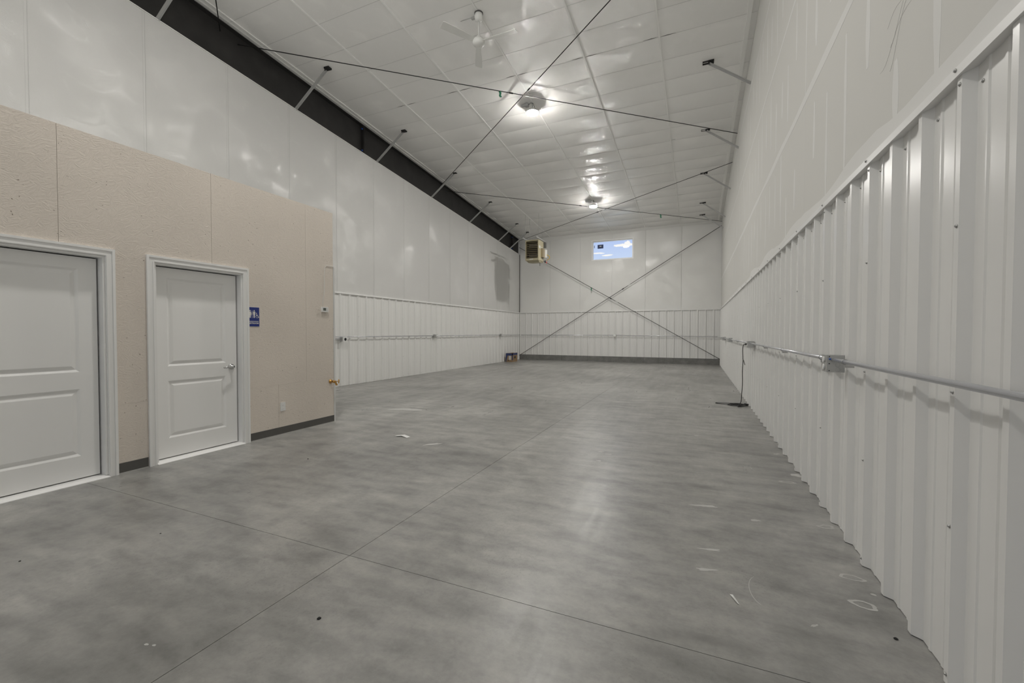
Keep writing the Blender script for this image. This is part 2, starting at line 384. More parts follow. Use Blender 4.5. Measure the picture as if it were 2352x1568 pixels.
# ================================================================== RIGHT WALL
def rib_profile(s0, s1, first, pitch, side_slope=.026, half=.015, hgt=.032):
    """height above pan along the wall between s0 and s1; ribs centred at first + k*pitch"""
    pts = [(s0, 0.)]
    k = math.floor((s0 - first)/pitch) - 1
    while first + k*pitch < s1 + pitch:
        c0 = first + k*pitch
        seq = [(c0-half-side_slope, 0.), (c0-half, hgt), (c0+half, hgt), (c0+half+side_slope, 0.)]
        for q in (.33, .66):
            cc = c0 + pitch*q
            seq += [(cc-.014, 0.), (cc-.007, .0042), (cc+.007, .0042), (cc+.014, 0.)]
        for p_ in seq:
            if s0 + 1e-4 < p_[0] < s1 - 1e-4: pts.append(p_)
        k += 1
    pts.append((s1, 0.)); pts.sort(); return pts
def liner(parent, fn, s0, s1, first, pitch, z0, z1):
    """fn(s,h)->(x,y) ; closed sheet between pan line and the backing"""
    pr = rib_profile(s0, s1, first, pitch)
    front = [fn(s, h) for s, h in pr]; back = [fn(s, -.004) for s, h in reversed(pr)]
    n = len(pr)
    # front skin with gauge thickness: skin at h and h-.0012
    inner = [fn(s, h-.0012) for s, h in pr]
    vs = [(x, y, z0) for x, y in front] + [(x, y, z1) for x, y in front] + [(x, y, z0) for x, y in inner] + [(x, y, z1) for x, y in inner]
    fs = []
    for i in range(n-1):
        fs.append((i, i+1, n+i+1, n+i)); fs.append((2*n+i+1, 2*n+i, 3*n+i, 3*n+i+1))
        fs.append((n+i, n+i+1, 3*n+i+1, 3*n+i)); fs.append((2*n+i, 2*n+i+1, i+1, i))
    fs.append((0, n, 3*n, 2*n)); fs.append((n-1, 2*n+n-1, 3*n+n-1, n+n-1))
    return MB().add(vs, fs).build('liner_panel', m_metal, parent)
wr = MB().box(RX+.004, FY, 0, RX+.25, DY, zc(RX, FY)+.3).build('wall_right', m_dry, label='tall right wall with ribbed white liner metal below white drywall', kind='structure')
PIT = .2975
r0 = 2.085
s = r0 - .045 - 3*PIT*10
while s < DY - .1:
    e = min(s + 3*PIT, DY)
    liner(wr, lambda s_, h_: (RX - h_, s_), max(s, FY+.02), e, r0, PIT, .004, PZ) if e > FY+.1 else None
    s = e
# screws: hex washer heads
scm = MB().lathe([(.0075, 0), (.0075, .0012), (.0045, .0016), (.0045, .005), (.0035, .0062)], n=8).mesh('screw', m_screw)
def screw(parent, x, y, z, direction):
    rot = {'-x': (0, -PI/2, 0), '+x': (0, PI/2, 0), '-y': (PI/2, 0, 0)}[direction]
    return link_mesh('screw', scm, parent, (x, y, z), rot)
k = 0
for k in range(-2, 57):
    y = r0 + k*PIT
    if y > DY - .05: break
    if k < 24: screw(wr, RX-.0002, y+.055+.2*(k % 2)*0, .05, '-x')
    if k % 3 == 0:
        for z in (.04, .60, 1.10, 1.71, 2.222): screw(wr, RX-.0322, y-.002, z, '-x')
        screw(wr, RX-.0465, y-.003, PZ-.004+.016, '-x')
    if k < 12: screw(wr, RX-.0002, y-.07, PZ-.07, '-x')
# J trim above the liner
MB().prism([(RX+.01, PZ-.004), (RX-.046, PZ-.004), (RX-.046, PZ+.030), (RX-.012, PZ+.046), (RX+.01, PZ+.046)][::1], 'z', 0, 1) if 0 else None
m = MB()
pr = [(RX+.003, PZ-.002), (RX-.044, PZ-.012), (RX-.046, PZ+.022), (RX-.006, PZ+.034), (RX+.003, PZ+.034)]
m.add([(x, FY+.02, z) for x, z in pr] + [(x, DY-.001, z) for x, z in pr], [(4,3,2,1,0), (5,6,7,8,9)] + [(i, (i+1) % 5, 5+(i+1) % 5, 5+i) for i in range(5)])
m.build('trim_strip', m_trim, wr)
# drywall sheets, 1.22 high rows, joints filled
rows = [PZ+.034, 3.48, 4.735, 5.96, 7.2, 8.3]
for ri in range(5):
    z0, z1 = rows[ri], rows[ri+1]
    off = [4.70, 2.9, 4.70, 2.9, 4.7][ri] - 3*3.66
    ys = [FY+.01] + [off + 3.66*k for k in range(0, 9) if FY+.1 < off+3.66*k < DY-.1] + [DY-.001]
    for a, b_ in zip(ys[:-1], ys[1:]):
        g = .0006
        ta = min(z1, zc(RX, a)+.05); tb = min(z1, zc(RX, b_)+.05)
        if ta <= z0+.02: continue
        if tb <= z0+.02: tb = z0+.02
        vs = [(RX-.003, a+g, z0+g), (RX-.003, b_-g, z0+g), (RX-.003, b_-g, tb-g), (RX-.003, a+g, ta-g)]
        vs += [(RX+.006, y_, z_) for _, y_, z_ in vs]
        MB().add(vs, [(0,3,2,1), (4,5,6,7), (0,1,5,4), (1,2,6,5), (2,3,7,6), (3,0,4,7)]).build('drywall_sheet', m_dry, wr)
def mudstrip(pts_lo, pts_hi, name='joint_compound'):
    """thin feathered strip on the right wall; lists of (y,z)"""
    n = len(pts_lo); x1 = RX-.0042; x0 = RX-.003
    m = MB()
    for i in range(n-1):
        q = [pts_lo[i], pts_lo[i+1], pts_hi[i+1], pts_hi[i]]
        m.add([(x1, y_, z_) for y_, z_ in q] + [(x0, y_, z_) for y_, z_ in q], [(0,3,2,1), (0,1,5,4), (2,3,7,6)] + ([(3,0,4,7)] if i == 0 else []) + ([(1,2,6,5)] if i == n-2 else []))
    m.build(name, m_mud, wr)
random.seed(21)
for zj, w in ((3.48, .05), (4.735, .03), (5.96, .03)):
    y_end = DY - .02 if zj < 5.5 else 17.8
    n = 90; lo = []; hi = []
    for i in range(n+1):
        y = 0.5 + (y_end-.5)*i/n
        lo.append((y, zj - w*(.75+.5*noise.noise((y*1.3, zj, 1.))))); hi.append((y, zj + w*(.75+.5*noise.noise((y*1.3, zj, 7.)))))
    mudstrip(lo, hi)
# broad skim along the trim
n = 110; lo = []; hi = []
for i in range(n+1):
    y = .6 + (DY-.62)*i/n
    lo.append((y, PZ+.034)); hi.append((y, PZ+.034 + max(.02, (.11 + .07*noise.noise((y*1.1, 3., 2.)) + .018*noise.noise((y*7, 1., 2.)))*(1 if y < 9 else .6))))
mudstrip(lo, hi)
def vstripe(y, z0, z1, w, seed):
    n = 14; lo = []; hi = []
    for i in range(n+1):
        t = i/n; z = z0+(z1-z0)*t
        ww = w*(.25 + .75*math.sin(PI*min(max(t, .03), .97))**.4)*(.85+.4*noise.noise((seed*3.1, z*4, 0)))
        lo.append((y-ww/2 + .008*noise.noise((seed, z*2, 5)), z)); hi.append((y+ww/2 + .008*noise.noise((seed, z*2, 5)), z))
    m = MB(); x1 = RX-.0038; x0 = RX-.003
    for i in range(n):
        q = [lo[i], lo[i+1], hi[i+1], hi[i]]
        m.add([(x1, a_, b_) for a_, b_ in q] + [(x0, a_, b_) for a_, b_ in q], [(0,3,2,1), (0,1,5,4), (2,3,7,6)] + ([(3,0,4,7)] if i == 0 else []) + ([(1,2,6,5)] if i == n-1 else []))
    m.build('joint_compound', m_mud, wr)
random.seed(5)
st_y = [1.92 + .405*k for k in range(0, 42)]
st = {2.32: (2.38, 3.3), 2.73: (2.36, 2.72), 3.13: (2.86, 3.3)}
for k, y in enumerate([2.33, 2.73, 3.13, 3.54, 3.95, 4.34, 5.13, 5.55, 5.92, 6.32, 6.75, 7.16, 7.6, 8.0, 8.4, 8.85, 9.25, 9.7, 10.1, 10.5, 11.3, 12.1, 12.9]):
    for rr_ in range(4):
        z0, z1 = rows[rr_]+.04, rows[rr_+1]-.05
        if k == 0 and rr_ == 0: a, b_ = 2.4, 3.4
        elif k == 1 and rr_ == 0: a, b_ = 2.37, 2.68
        elif k == 2 and rr_ == 0: a, b_ = 2.86, 3.35
        else:
            L_ = random.uniform(.35, 1.0); a = random.uniform(z0, max(z0+.01, z1-L_)); b_ = min(z1, a+L_)
        if zc(RX, y) < b_ + .1: continue
        vstripe(y + random.uniform(-.03, .03)*(k > 2), a, b_, random.uniform(.06, .09), k*7+rr_)
vstripe(4.70, 3.50, 4.72, .05, 99); vstripe(8.36, 2.4, 3.45, .04, 98); vstripe(8.36, 4.75, 5.9, .04, 97); vstripe(12.0, 3.50, 4.72, .04, 96)
# pencil scribble on the drywall
m = MB(); 
for (ya, za, yb, zb, cv) in ((2.56, 2.93, 2.80, 2.66, .03), (2.60, 2.98, 2.84, 2.90, -.02), (2.56, 2.86, 2.93, 2.72, .03), (2.54, 2.99, 2.80, 2.78, .02)):
    pts = []
    for i in range(9):
        t = i/8; pts.append((RX-.0044, ya+(yb-ya)*t + cv*math.sin(PI*t), za+(zb-za)*t + cv*math.sin(2*PI*t)))
    m.tube(pts, .0005, 4)
m.build('pencil_scribble', m_caulk, wr)
MB().box(RX-.11, FY+.02, 0, RX-.003, DY, .0).mesh('x', m_trim) if 0 else None

# ================================================================== BACK WALL
wx0, wx1, wz0, wz1 = -4.41, -2.56, 4.555, 5.47
wb = MB()
T = .28
wb.box(LX-.3, DY+.02, 0, wx0, DY+T, 6.5); wb.box(wx1, DY+.02, 0, RX+.3, DY+T, 6.5); wb.box(wx0, DY+.02, 0, wx1, DY+T, wz0); wb.box(wx0, DY+.02, wz1, wx1, DY+T, 6.5)
wb = wb.build('wall_back', m_trim, label='far end wall, insulated above a ribbed metal wainscot and concrete curb', kind='structure')
bp = .30482; b0 = -7.5926
s = LX; first = True
while s < RX - .05:
    e = b0 + .045 + 3*bp if first else s + 3*bp
    first = False
    e = min(e, RX - .001)
    liner(wb, lambda s_, h_: (s_, DY - h_), s, e, b0, bp, .25, PZ); s = e
cx = [LX, -7.02, -5.79, -4.565, -3.34, -2.12, -.89, .34, RX]
for a, b_ in zip(cx[:-1], cx[1:]):
    MB().box(a+.004, DY-.012, 0, b_-.004, DY+.02, .25).build('curb_block', m_curb, wb)
for k in range(28):     # closure shadows under each rib
    pass
m = MB(); pr = [(DY+.003, PZ-.002), (DY-.044, PZ-.010), (DY-.044, PZ+.018), (DY-.004, PZ+.03), (DY+.003, PZ+.03)]
m.add([(LX, y_, z_) for y_, z_ in pr] + [(RX, y_, z_) for y_, z_ in pr], [(4,3,2,1,0), (5,6,7,8,9)] + [(i, (i+1) % 5, 5+(i+1) % 5, 5+i) for i in range(5)])
m.build('trim_strip', m_trim, wb)
def sheet_panel(name, parent, mat, fn, us, vs, hole=None, bulge=.012, seed=0., top=None):
    """pillowed sheet: fn(u,v,h) -> xyz ; us, vs are grid lines"""
    u0, u1 = us[0], us[-1]; m = MB(); verts = []
    for v in vs:
        for u in us:
            t = (u-u0)/(u1-u0); tv = (v-vs[0])/(vs[-1]-vs[0])
            h = bulge*(4*t*(1-t))**.45*(1 + .5*noise.noise((u*.8+seed, v*.8, seed))) + .004*noise.noise((u*2.3+seed, v*2.3, 3.))*(4*t*(1-t))
            h *= min(1, (4*tv*(1-tv)*3))**.5 if tv > 0 and tv < 1 else 0
            verts.append(fn(u, v if top is None else vs[0] + tv*(top(u)-vs[0]), h))
    nu = len(us); fs = []
    for j in range(len(vs)-1):
        for i in range(nu-1):
            if hole and hole[0]-1e-4 <= us[i] and us[i+1] <= hole[1]+1e-4 and hole[2]-1e-4 <= vs[j] and vs[j+1] <= hole[3]+1e-4: continue
            fs.append((j*nu+i, j*nu+i+1, (j+1)*nu+i+1, (j+1)*nu+i))
    m.add(verts, fs, True)
    me = m.mesh(name, mat, fix=False)
    return link_mesh(name, me, parent)
def grid(a, b_, n, extra=()):
    g = [a + (b_-a)*i/n for i in range(n+1)] + [e for e in extra if a < e < b_]
    return sorted(set(round(x, 5) for x in g))
bx = [LX, -6.39, -4.94, -3.49, -2.06, -.61, RX]
for k, (a, b_) in enumerate(zip(bx[:-1], bx[1:])):
    hole = (wx0, wx1, wz0, wz1)
    us = grid(a, b_, 14, (wx0, wx1)); vs = grid(PZ+.03, 5.95, 26, (wz0, wz1))
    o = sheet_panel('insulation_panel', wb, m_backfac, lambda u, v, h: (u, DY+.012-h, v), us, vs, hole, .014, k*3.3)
for x in bx[1:-1]:
    z1_ = zc(x, DY)-.1
    for za, zb in ([(PZ+.03, z1_)] if not wx0-.01 < x < wx1+.01 else [(PZ+.03, wz0-.01), (wz1+.01, z1_)]):
        MB().box(x-.003, DY+.003, za, x+.003, DY+.02, zb).build('seam_line', m_seam, wb)
# laps of facing folded down along the roof line
m = MB()
n = 30
for i in range(n):
    xa = LX + (RX-LX)*i/n; xb = LX + (RX-LX)*(i+1)/n
    d = lambda x: .20 - .13*(x-LX)/(RX-LX) + .02*noise.noise((x, 2, 1)); t = lambda x: zc(x, DY)
    m.add([(xa, DY-.001, t(xa)-d(xa)), (xb, DY-.001, t(xb)-d(xb)), (xb, DY-.05, t(xb)-.3*d(xb)), (xa, DY-.05, t(xa)-.3*d(xa)), (xa, DY-.10, t(xa)+.02), (xb, DY-.10, t(xb)+.02)], [(0, 1, 2, 3), (3, 2, 5, 4)], True)
m.build('insulation_lap', m_backfac, wb)
# window
wn = MB()
def frame(m, x0, x1, z0, z1, w, y0, y1):
    m.box(x0, y0, z0, x1, y1, z0+w); m.box(x0, y0, z1-w, x1, y1, z1); m.box(x0, y0, z0+w, x0+w, y1, z1-w); m.box(x1-w, y0, z0+w, x1, y1, z1-w)
win = MB(); frame(win, wx0, wx1, wz0, wz1, .035, DY-.012, DY+.06)
win = win.build('window_1', m_trim, label='small high white-framed window showing blue sky on the far wall', kind='structure')
m = MB(); frame(m, wx0+.03, wx1-.03, wz0+.03, wz1-.03, .035, DY+.06, DY+.14); m.build('window_frame', m_trim, win)
MB().box(wx0+.05, DY+.098, wz0+.05, wx1-.05, DY+.104, wz1-.05).build('pane', m_glass, win)
stk = MB().box(-4.155, DY+.092, 5.11, -3.895, DY+.097, 5.285).build('window_sticker', m_cardblue, win, label='dark blue rectangular sticker on the glass')
MB().box(-4.07, DY+.0905, 5.19, -3.98, DY+.0925, 5.235).build('sticker_print', m_label, stk)
MB().box(-4.315, DY+.092, 5.15, -4.29, DY+.097, 5.265).build('sticker_strip', m_base, win)
MB().box(wx0-.02, DY+.02, wz0-.02, wx0, DY+T, wz1+.02)

# ================================================================== LEFT WALL
wl = MB()
fy0, fy1 = FY, DY
vs = [(LX-.3, fy0, 0), (LX-.004, fy0, 0), (LX-.004, fy1, 0), (LX-.3, fy1, 0), (LX-.3, fy0, zbb(fy0)), (LX-.004, fy0, zbb(fy0)), (LX-.004, fy1, zbb(fy1)), (LX-.3, fy1, zbb(fy1))]
wl.add(vs, [(0,3,2,1),(4,5,6,7),(0,1,5,4),(1,2,6,5),(2,3,7,6),(3,0,4,7)])
slope_box(wl, LX-.3, LX-.20, FY, DY, zbb, lambda q: zc(LX, q)+.02)
wl = wl.build('wall_left', m_trim, label='long left wall, glossy white insulation facing above ribbed liner metal', kind='structure')
l0 = 7.775
s = l0 - .045
sh = []
a = s
while a > 4.72: a -= 3*PIT
while a < DY-.05:
    e = min(a + 3*PIT, DY-.001); liner(wl, lambda s_, h_: (LX + h_, s_), a, e, l0, PIT, .004, PZ); a = e
m = MB(); pr = [(LX-.003, PZ-.002), (LX+.044, PZ-.010), (LX+.044, PZ+.018), (LX+.004, PZ+.03), (LX-.003, PZ+.03)]
m.add([(x, 4.0, z) for x, z in pr] + [(x, DY-.001, z) for x, z in pr], [(0,1,2,3,4), (9,8,7,6,5)] + [(i, 5+i, 5+(i+1) % 5, (i+1) % 5) for i in range(5)])
m.build('trim_strip', m_trim, wl)
MB().box(LX+.001, DY-.045, 0, LX+.022, DY-.001, zbb(DY)-.0).build('corner_gap', m_base, wl)
for k in range(3, 38):
    y = l0 + (k-3)*PIT
    if y > DY-.1: break
    if (k % 3) == 2:
        for z in (.05, .60, 1.10, 1.71, 2.22): screw(wl, LX+.0322, y, z, '+x')
ly = [DY - 1.2763*k for k in range(0, 19)]
ly = sorted(y for y in ly if y > -5); ly = [FY+.01] + ly
for k, (a, b_) in enumerate(zip(ly[:-1], ly[1:])):
    us = grid(a, b_, 12); vs_ = grid(PZ+.03, zbb((a+b_)/2), 26)
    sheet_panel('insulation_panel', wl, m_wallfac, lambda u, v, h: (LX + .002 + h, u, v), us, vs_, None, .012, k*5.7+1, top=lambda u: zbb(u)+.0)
for y in ly[1:-1]:
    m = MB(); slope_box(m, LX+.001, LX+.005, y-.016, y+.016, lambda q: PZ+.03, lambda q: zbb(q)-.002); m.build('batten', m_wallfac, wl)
    m = MB(); slope_box(m, LX+.001, LX+.0085, y+.014, y+.018, lambda q: PZ+.03, lambda q: zbb(q)-.002); m.build('seam_line', m_seam, wl)
# cap of white facing over the wall top
m = MB()
for a, b_ in ((FY, DY),):
    q = [(LX-.28, zbb(a)), (LX+.012, zbb(a))]
    m.add([(LX-.29, a, zbb(a)+.001), (LX+.018, a, zbb(a)+.001), (LX+.018, b_, zbb(b_)+.001), (LX-.29, b_, zbb(b_)+.001),
           (LX-.29, a, zbb(a)+.012), (LX+.018, a, zbb(a)+.012), (LX+.018, b_, zbb(b_)+.012), (LX-.29, b_, zbb(b_)+.012)], [(0,3,2,1),(4,5,6,7),(0,1,5,4),(1,2,6,5),(2,3,7,6),(3,0,4,7)])
m.build('wall_cap', m_strap, wl)

# ================================================================== CEILING
cm = MB()
e = .35
cs = [(LX-e, FY-.3), (RX+e, FY-.3), (RX+e, DY+.3), (LX-e, DY+.3)]
cm.add([(x, y, zc(x, y)+.03) for x, y in cs] + [(x, y, zc(x, y)+.3) for x, y in cs], [(0,3,2,1),(4,5,6,7),(0,1,5,4),(1,2,6,5),(2,3,7,6),(3,0,4,7)])
ce = cm.build('ceiling', m_strap, label='sloping white vinyl-faced insulated ceiling held by straps', kind='structure')
cxs = [LX, -6.36, -4.93, -3.52, -2.08, -.68, RX]
RP = (DY - 5.77)/21
rows_y = [5.77 + RP*k for k in range(-21, 22)]
rows_y = [y for y in rows_y if y > FY]
variants = {}
def cell_mesh(w, d, var, amp):
    key = (round(w, 3), var, amp)
    if key in variants: return variants[key]
    nu, nv = 12, 8; vs_ = []; fs = []
    for j in range(nv+1):
        for i in range(nu+1):
            u, v = i/nu, j/nv
            s_ = (4*u*(1-u))**.55*(4*v*(1-v))**.9
            z = -amp*s_*(1 + .45*noise.noise((u*w*1.3+var*5.1, v*.6, var))) - .003*noise.noise((u*w*4+var, v*2., 9.))*s_
            vs_.append((u*w, v*d, z))
    for j in range(nv):
        for i in range(nu):
            a = j*(nu+1)+i; fs.append((a, a+nu+1, a+nu+2, a+1))
    variants[key] = MB().add(vs_, fs, True).mesh('insulation_panel', m_ceil, fix=False)
    return variants[key]
sl = math.atan(-.0815); slb = math.atan(.0071)
random.seed(9)
for c_ in range(len(cxs)-1):
    for r_ in range(len(rows_y)-1):
        y0 = rows_y[r_]; x0 = cxs[c_]
        amp = .010 if y0 < 8.9 else (.020 if y0 < 11 else .034)
        me = cell_mesh(cxs[c_+1]-x0, RP/math.cos(sl), random.randint(0, 3), amp)
        link_mesh('insulation_panel', me, ce, (x0, y0, zc(x0, y0)), (sl, -slb, 0))
for x in cxs[1:-1]:
    m = MB(); w = .014
    q = [(x-w, FY+.01), (x+w, FY+.01), (x+w, DY-.06), (x-w, DY-.06)]
    m.add([(a, b_, zc(a, b_)-.010) for a, b_ in q] + [(a, b_, zc(a, b_)+.01) for a, b_ in q], [(0,3,2,1),(4,5,6,7),(0,1,5,4),(1,2,6,5),(2,3,7,6),(3,0,4,7)])
    m.build('strap', m_strap, ce)
for y in rows_y:
    m = MB(); w = .0035  # thin grey strip paints the shade of the crease between ceiling rows
    q = [(LX+.01, y-w), (RX-.01, y-w), (RX-.01, y+w), (LX+.01, y+w)]
    if y > DY-.1: continue
    m.add([(a, b_, zc(a, b_)-.0015) for a, b_ in q] + [(a, b_, zc(a, b_)+.01) for a, b_ in q], [(0,3,2,1),(4,5,6,7),(0,1,5,4),(1,2,6,5),(2,3,7,6),(3,0,4,7)])
    m.build('crease_shade', m_seam, ce)
# thin dark strips paint the slit shadows where the facing gapes every sixth line
slit = []
for y in (8.31, 12.1, 15.95, 18.4):
    for x in cxs[1:-1]:
        if x < -5 and y > 13: continue
        m = MB(); L_ = .24 + .06*random.random()
        for sgn in (-1, 1):
            yy = y + .006*sgn
            pts = [(x + sgn*.02, yy), (x + sgn*L_*.5, yy+.007), (x + sgn*L_, yy), (x + sgn*L_*.5, yy-.007)]
            m.add([(a, b_, zc(a, b_)-.003) for a, b_ in pts] + [(a, b_, zc(a, b_)+.002) for a, b_ in pts], [(0,1,2,3), (7,6,5,4), (0,4,5,1), (1,5,6,2), (2,6,7,3), (3,7,4,0)])
        m.build('slit_shadow', m_base, ce)
# flat strap along the right edge
m = MB()
q = [(RX-.17, FY+.01), (RX-.10, FY+.01), (RX-.10, DY-.1), (RX-.17, DY-.1)]
m.add([(a, b_, zc(a, b_)-.030) for a, b_ in q] + [(a, b_, zc(a, b_)+.01) for a, b_ in q], [(0,3,2,1),(4,5,6,7),(0,1,5,4),(1,2,6,5),(2,3,7,6),(3,0,4,7)])
m.build('edge_strap', m_strap, ce)
for off in (.10, .20):
    m = MB(); q = [(LX+off, FY+.01), (LX+off+.012, FY+.01), (LX+off+.012, DY-.1), (LX+off, DY-.1)]
    m.add([(a, b_, zc(a, b_)-.024) for a, b_ in q] + [(a, b_, zc(a, b_)+.01) for a, b_ in q], [(0,3,2,1),(4,5,6,7),(0,1,5,4),(1,2,6,5),(2,3,7,6),(3,0,4,7)])
    m.build('edge_strap', m_strap, ce)

# ================================================================== FRONT WALL (behind the camera)
m = MB(); m.box(LX-.3, FY-.2, 0, -5.7, FY, 8.2); m.box(-1.3, FY-.2, 0, RX+.3, FY, 8.2); m.box(-5.7, FY-.2, 4.0, -1.3, FY, 8.2)
wf = m.build('wall_front', m_metal, label='front wall behind the viewpoint with a wide open doorway', kind='structure')

# ================================================================== RAFTER
ra = empty('steel_rafter', (LX-.06, 5, zbb(5)), label='dark steel roof beam running along the top of the left wall', cat='beam')
def P2(o, m, name, mat, **kw):
    """build world-space mesh under empty o"""
    me = m.mesh(name, mat); ob = link_mesh(name, me, o, (0, 0, 0)); ob.matrix_parent_inverse = Matrix.Translation(-o.location); 
    if o.rotation_euler.z: ob.matrix_parent_inverse = (Matrix.Translation(o.location) @ Matrix.Rotation(o.rotation_euler.z, 4, 'Z')).inverted()
    return tag(ob, **kw)
tl = lambda y: zc(LX, y)-.012
zr = lambda y: zbb(y)+.013
for ya, yb in ((FY+.05, 8.60), (8.64, 18.30), (18.36, DY-.002)):
    m = MB(); slope_box(m, LX-.085, LX-.075, ya, yb, lambda y: zr(y)+.012, lambda y: tl(y)-.012); P2(ra, m, 'beam_web', m_dark)
m = MB(); slope_box(m, LX-.18, LX+.02, FY+.05, DY-.002, lambda y: tl(y)-.012, tl); P2(ra, m, 'top_flange', m_dark)
m = MB(); slope_box(m, LX-.18, LX+.01, FY+.05, DY-.002, zr, lambda y: zr(y)+.012); P2(ra, m, 'bottom_flange', m_dark)
for y in (8.60, 18.30):
    for dy in (0, .03):
        m = MB(); slope_box(m, LX-.17, LX+.015, y+dy, y+dy+.016, lambda q: zr(q)+.012, lambda q: tl(q)-.012); sp_ = P2(ra, m, 'splice_plate', m_dark)
        if dy == 0:
            for zz in (zr(y)+.07, tl(y)-.09):
                m = MB().lathe([(.022, y-.03), (.022, y-.004), (.014, y-.001)], (LX-.02, 0, zz), 'y', 6)
                b2 = link_mesh('bolt', m.mesh('bolt', m_cbolt), sp_, label if 0 else (0, 0, 0)); b2['label'] = 'blue-tipped splice bolt'
# ================================================================== FLANGE BRACES
def brace(side, y, label):
    zt = zc(LX+.8 if side < 0 else .19, y)
    if side < 0: a = Vector((-7.13, y, zt-.035)); b_ = Vector((-7.93, y-.085, zbb(y-.085)+.02))
    else: a = Vector((.17, y, zt-.035)); b_ = Vector((RX-.004, y-.03, zt-.60))
    t = empty('flange_brace', tuple(a), label=label, cat='brace', group='flange braces between roof and walls')
    m = MB(); m.bar(a, b_, .042, .005); P2(t, m, 'angle_leg', m_galv)
    m = MB(); off = Vector((0, .020 if side > 0 else .020, 0)); dn = Vector((0, 0, -.018)); m.bar(a+off+dn, b_+off+dn, .005, .038); P2(t, m, 'angle_leg', m_galv)
    m = MB(); sgn = 1
    x0 = a.x; 
    if side < 0: q = [(x0-.02, y-.045), (x0+.10, y-.035), (x0+.10, y+.055), (x0-.02, y+.045)]
    else: q = [(x0-.01, y-.045), (x0+.09, y-.045), (x0+.09, y+.055), (x0-.01, y+.055)]
    m.add([(p_[0], p_[1], zc(p_[0], p_[1])-.042) for p_ in q] + [(p_[0], p_[1], zc(p_[0], p_[1])+.01) for p_ in q], [(0,3,2,1),(4,5,6,7),(0,1,5,4),(1,2,6,5),(2,3,7,6),(3,0,4,7)])
    P2(t, m, 'purlin_clip', m_black, label='black cut-out with clip at the ceiling')
    m = MB(); m.box(a.x-.016, y-.03, zt-.075, a.x+.016, y-.022, zt-.01); P2(t, m, 'bolt_tab', m_dark)
    if side > 0:
        m = MB(); x1 = x0-.012; x2 = x0-.115; w = .008
        for (xa, xb, ya, yb) in ((x2, x1, y-.04, y-.04+w), (x2, x1, y+.04-w, y+.04), (x2, x2+w, y-.04, y+.04)):
            q = [(xa, ya), (xb, ya), (xb, yb), (xa, yb)]
            m.add([(p_[0], p_[1], zc(p_[0], p_[1])-.045) for p_ in q] + [(p_[0], p_[1], zc(p_[0], p_[1])+.004) for p_ in q], [(0,3,2,1),(4,5,6,7),(0,1,5,4),(1,2,6,5),(2,3,7,6),(3,0,4,7)])
        P2(t, m, 'slotted_plate', m_dark)
    return t
ordn = ['nearest, cut by the top of the frame', 'second', 'third', 'fourth', 'fifth', 'sixth', 'farthest, beside the unit heater']
for i, y in enumerate((4.12, 6.66, 9.17, 11.73, 14.26, 16.81, 18.04)):
    brace(-1, y, 'steel angle brace over the dark beam, ' + (ordn[i] if i in (0, 6) else ordn[i] + ' one from the camera'))
for i, y in enumerate((9.29, 11.83, 14.39, 16.9, 18.18)):
    brace(1, y, 'steel angle brace at the right ceiling edge, ' + ['nearest the camera', 'second from the camera', 'third from the camera', 'fourth from the camera', 'farthest, in the back corner'][i])

# ================================================================== ROD BRACING
def rod(a, b_, label, name='bracing_rod', bucks=(), tags=(), r=.0085):
    a = Vector(a); b_ = Vector(b_)
    t = empty(name, tuple(a), label=label, cat='rod')
    m = MB(); m.tube([a, b_], r, 8); P2(t, m, 'rod', m_rod)
    d = (b_-a).normalized(); L_ = (b_-a).length
    for f in bucks:
        c_ = a + (b_-a)*f; m = MB(); m.tube([c_-d*.05, c_-d*.04, c_+d*.04, c_+d*.05], [r, r*2, r*2, r], 8); P2(t, m, 'coupling_nut', m_rod)
        c2 = a + (b_-a)*(f+.03); m = MB(); m.tube([c2-d*.06, c2+d*.06], r*1.12, 8); P2(t, m, 'bare_sleeve', m_galv, label='bright bare metal section')
    for f in tags:
        c_ = a + (b_-a)*f; m = MB()
        pts = [c_ + Vector((.0, 0, -.0)), c_ + Vector((.02, 0, -.05)), c_ + Vector((.01, .0, -.10)), c_ + Vector((.035, 0, -.14))]
        for i in range(3):
            p0, p1 = pts[i], pts[i+1]; w = Vector((.022, .006, .004)); th = Vector((0, .002, 0))
            m.add([p0-w, p0+w, p1+w, p1-w, p0-w+th, p0+w+th, p1+w+th, p1-w+th], [(0,3,2,1),(4,5,6,7),(0,1,5,4),(1,2,6,5),(2,3,7,6),(3,0,4,7)])
        P2(t, m, 'flagging_tape', m_green, label='scrap of green tape')
    return t
dz = .13
rod((LX-.06, 5.38, zc(LX, 5.38)-dz-.05), (RX-.01, 12.17, zc(RX, 12.17)-.09), 'dark roof rod from the near beam across the fan side to the right wall', bucks=(.475,), tags=(.452,))
rod((LX-.06, 12.26, zc(LX, 12.26)-dz), (RX-.01, 5.30, zc(RX, 5.3)-dz), 'dark roof rod rising from mid beam to the top edge right of the fan', bucks=(.52,))
rod((LX-.06, 12.72, zc(LX, 12.72)-.10), (RX-.01, 19.0, zc(RX, 19.0)-.10), 'dark roof rod crossing beside the far lamp to the back right corner', bucks=(.45,), tags=(.75,), r=.0085)
rod((LX-.0, 18.85, zc(LX, 18.85)-.16), (RX-.01, 13.72, zc(RX, 13.72)-.12), 'dark roof rod from the heater corner toward the right ceiling edge', bucks=(.5,), r=.0085)
rod((LX-.06, 5.06, zc(LX, 5.06)-dz-.03), (RX-.01, -1.5, zc(RX, -1.5)-dz), 'short dark roof rod end at the top left above the beam')
by = DY-.10
rod((LX+.03, by, .20), (RX-.02, by, 5.62), 'dark wall rod on the back wall rising to the upper right', 'wall_rod', bucks=(.56,), r=.0105)
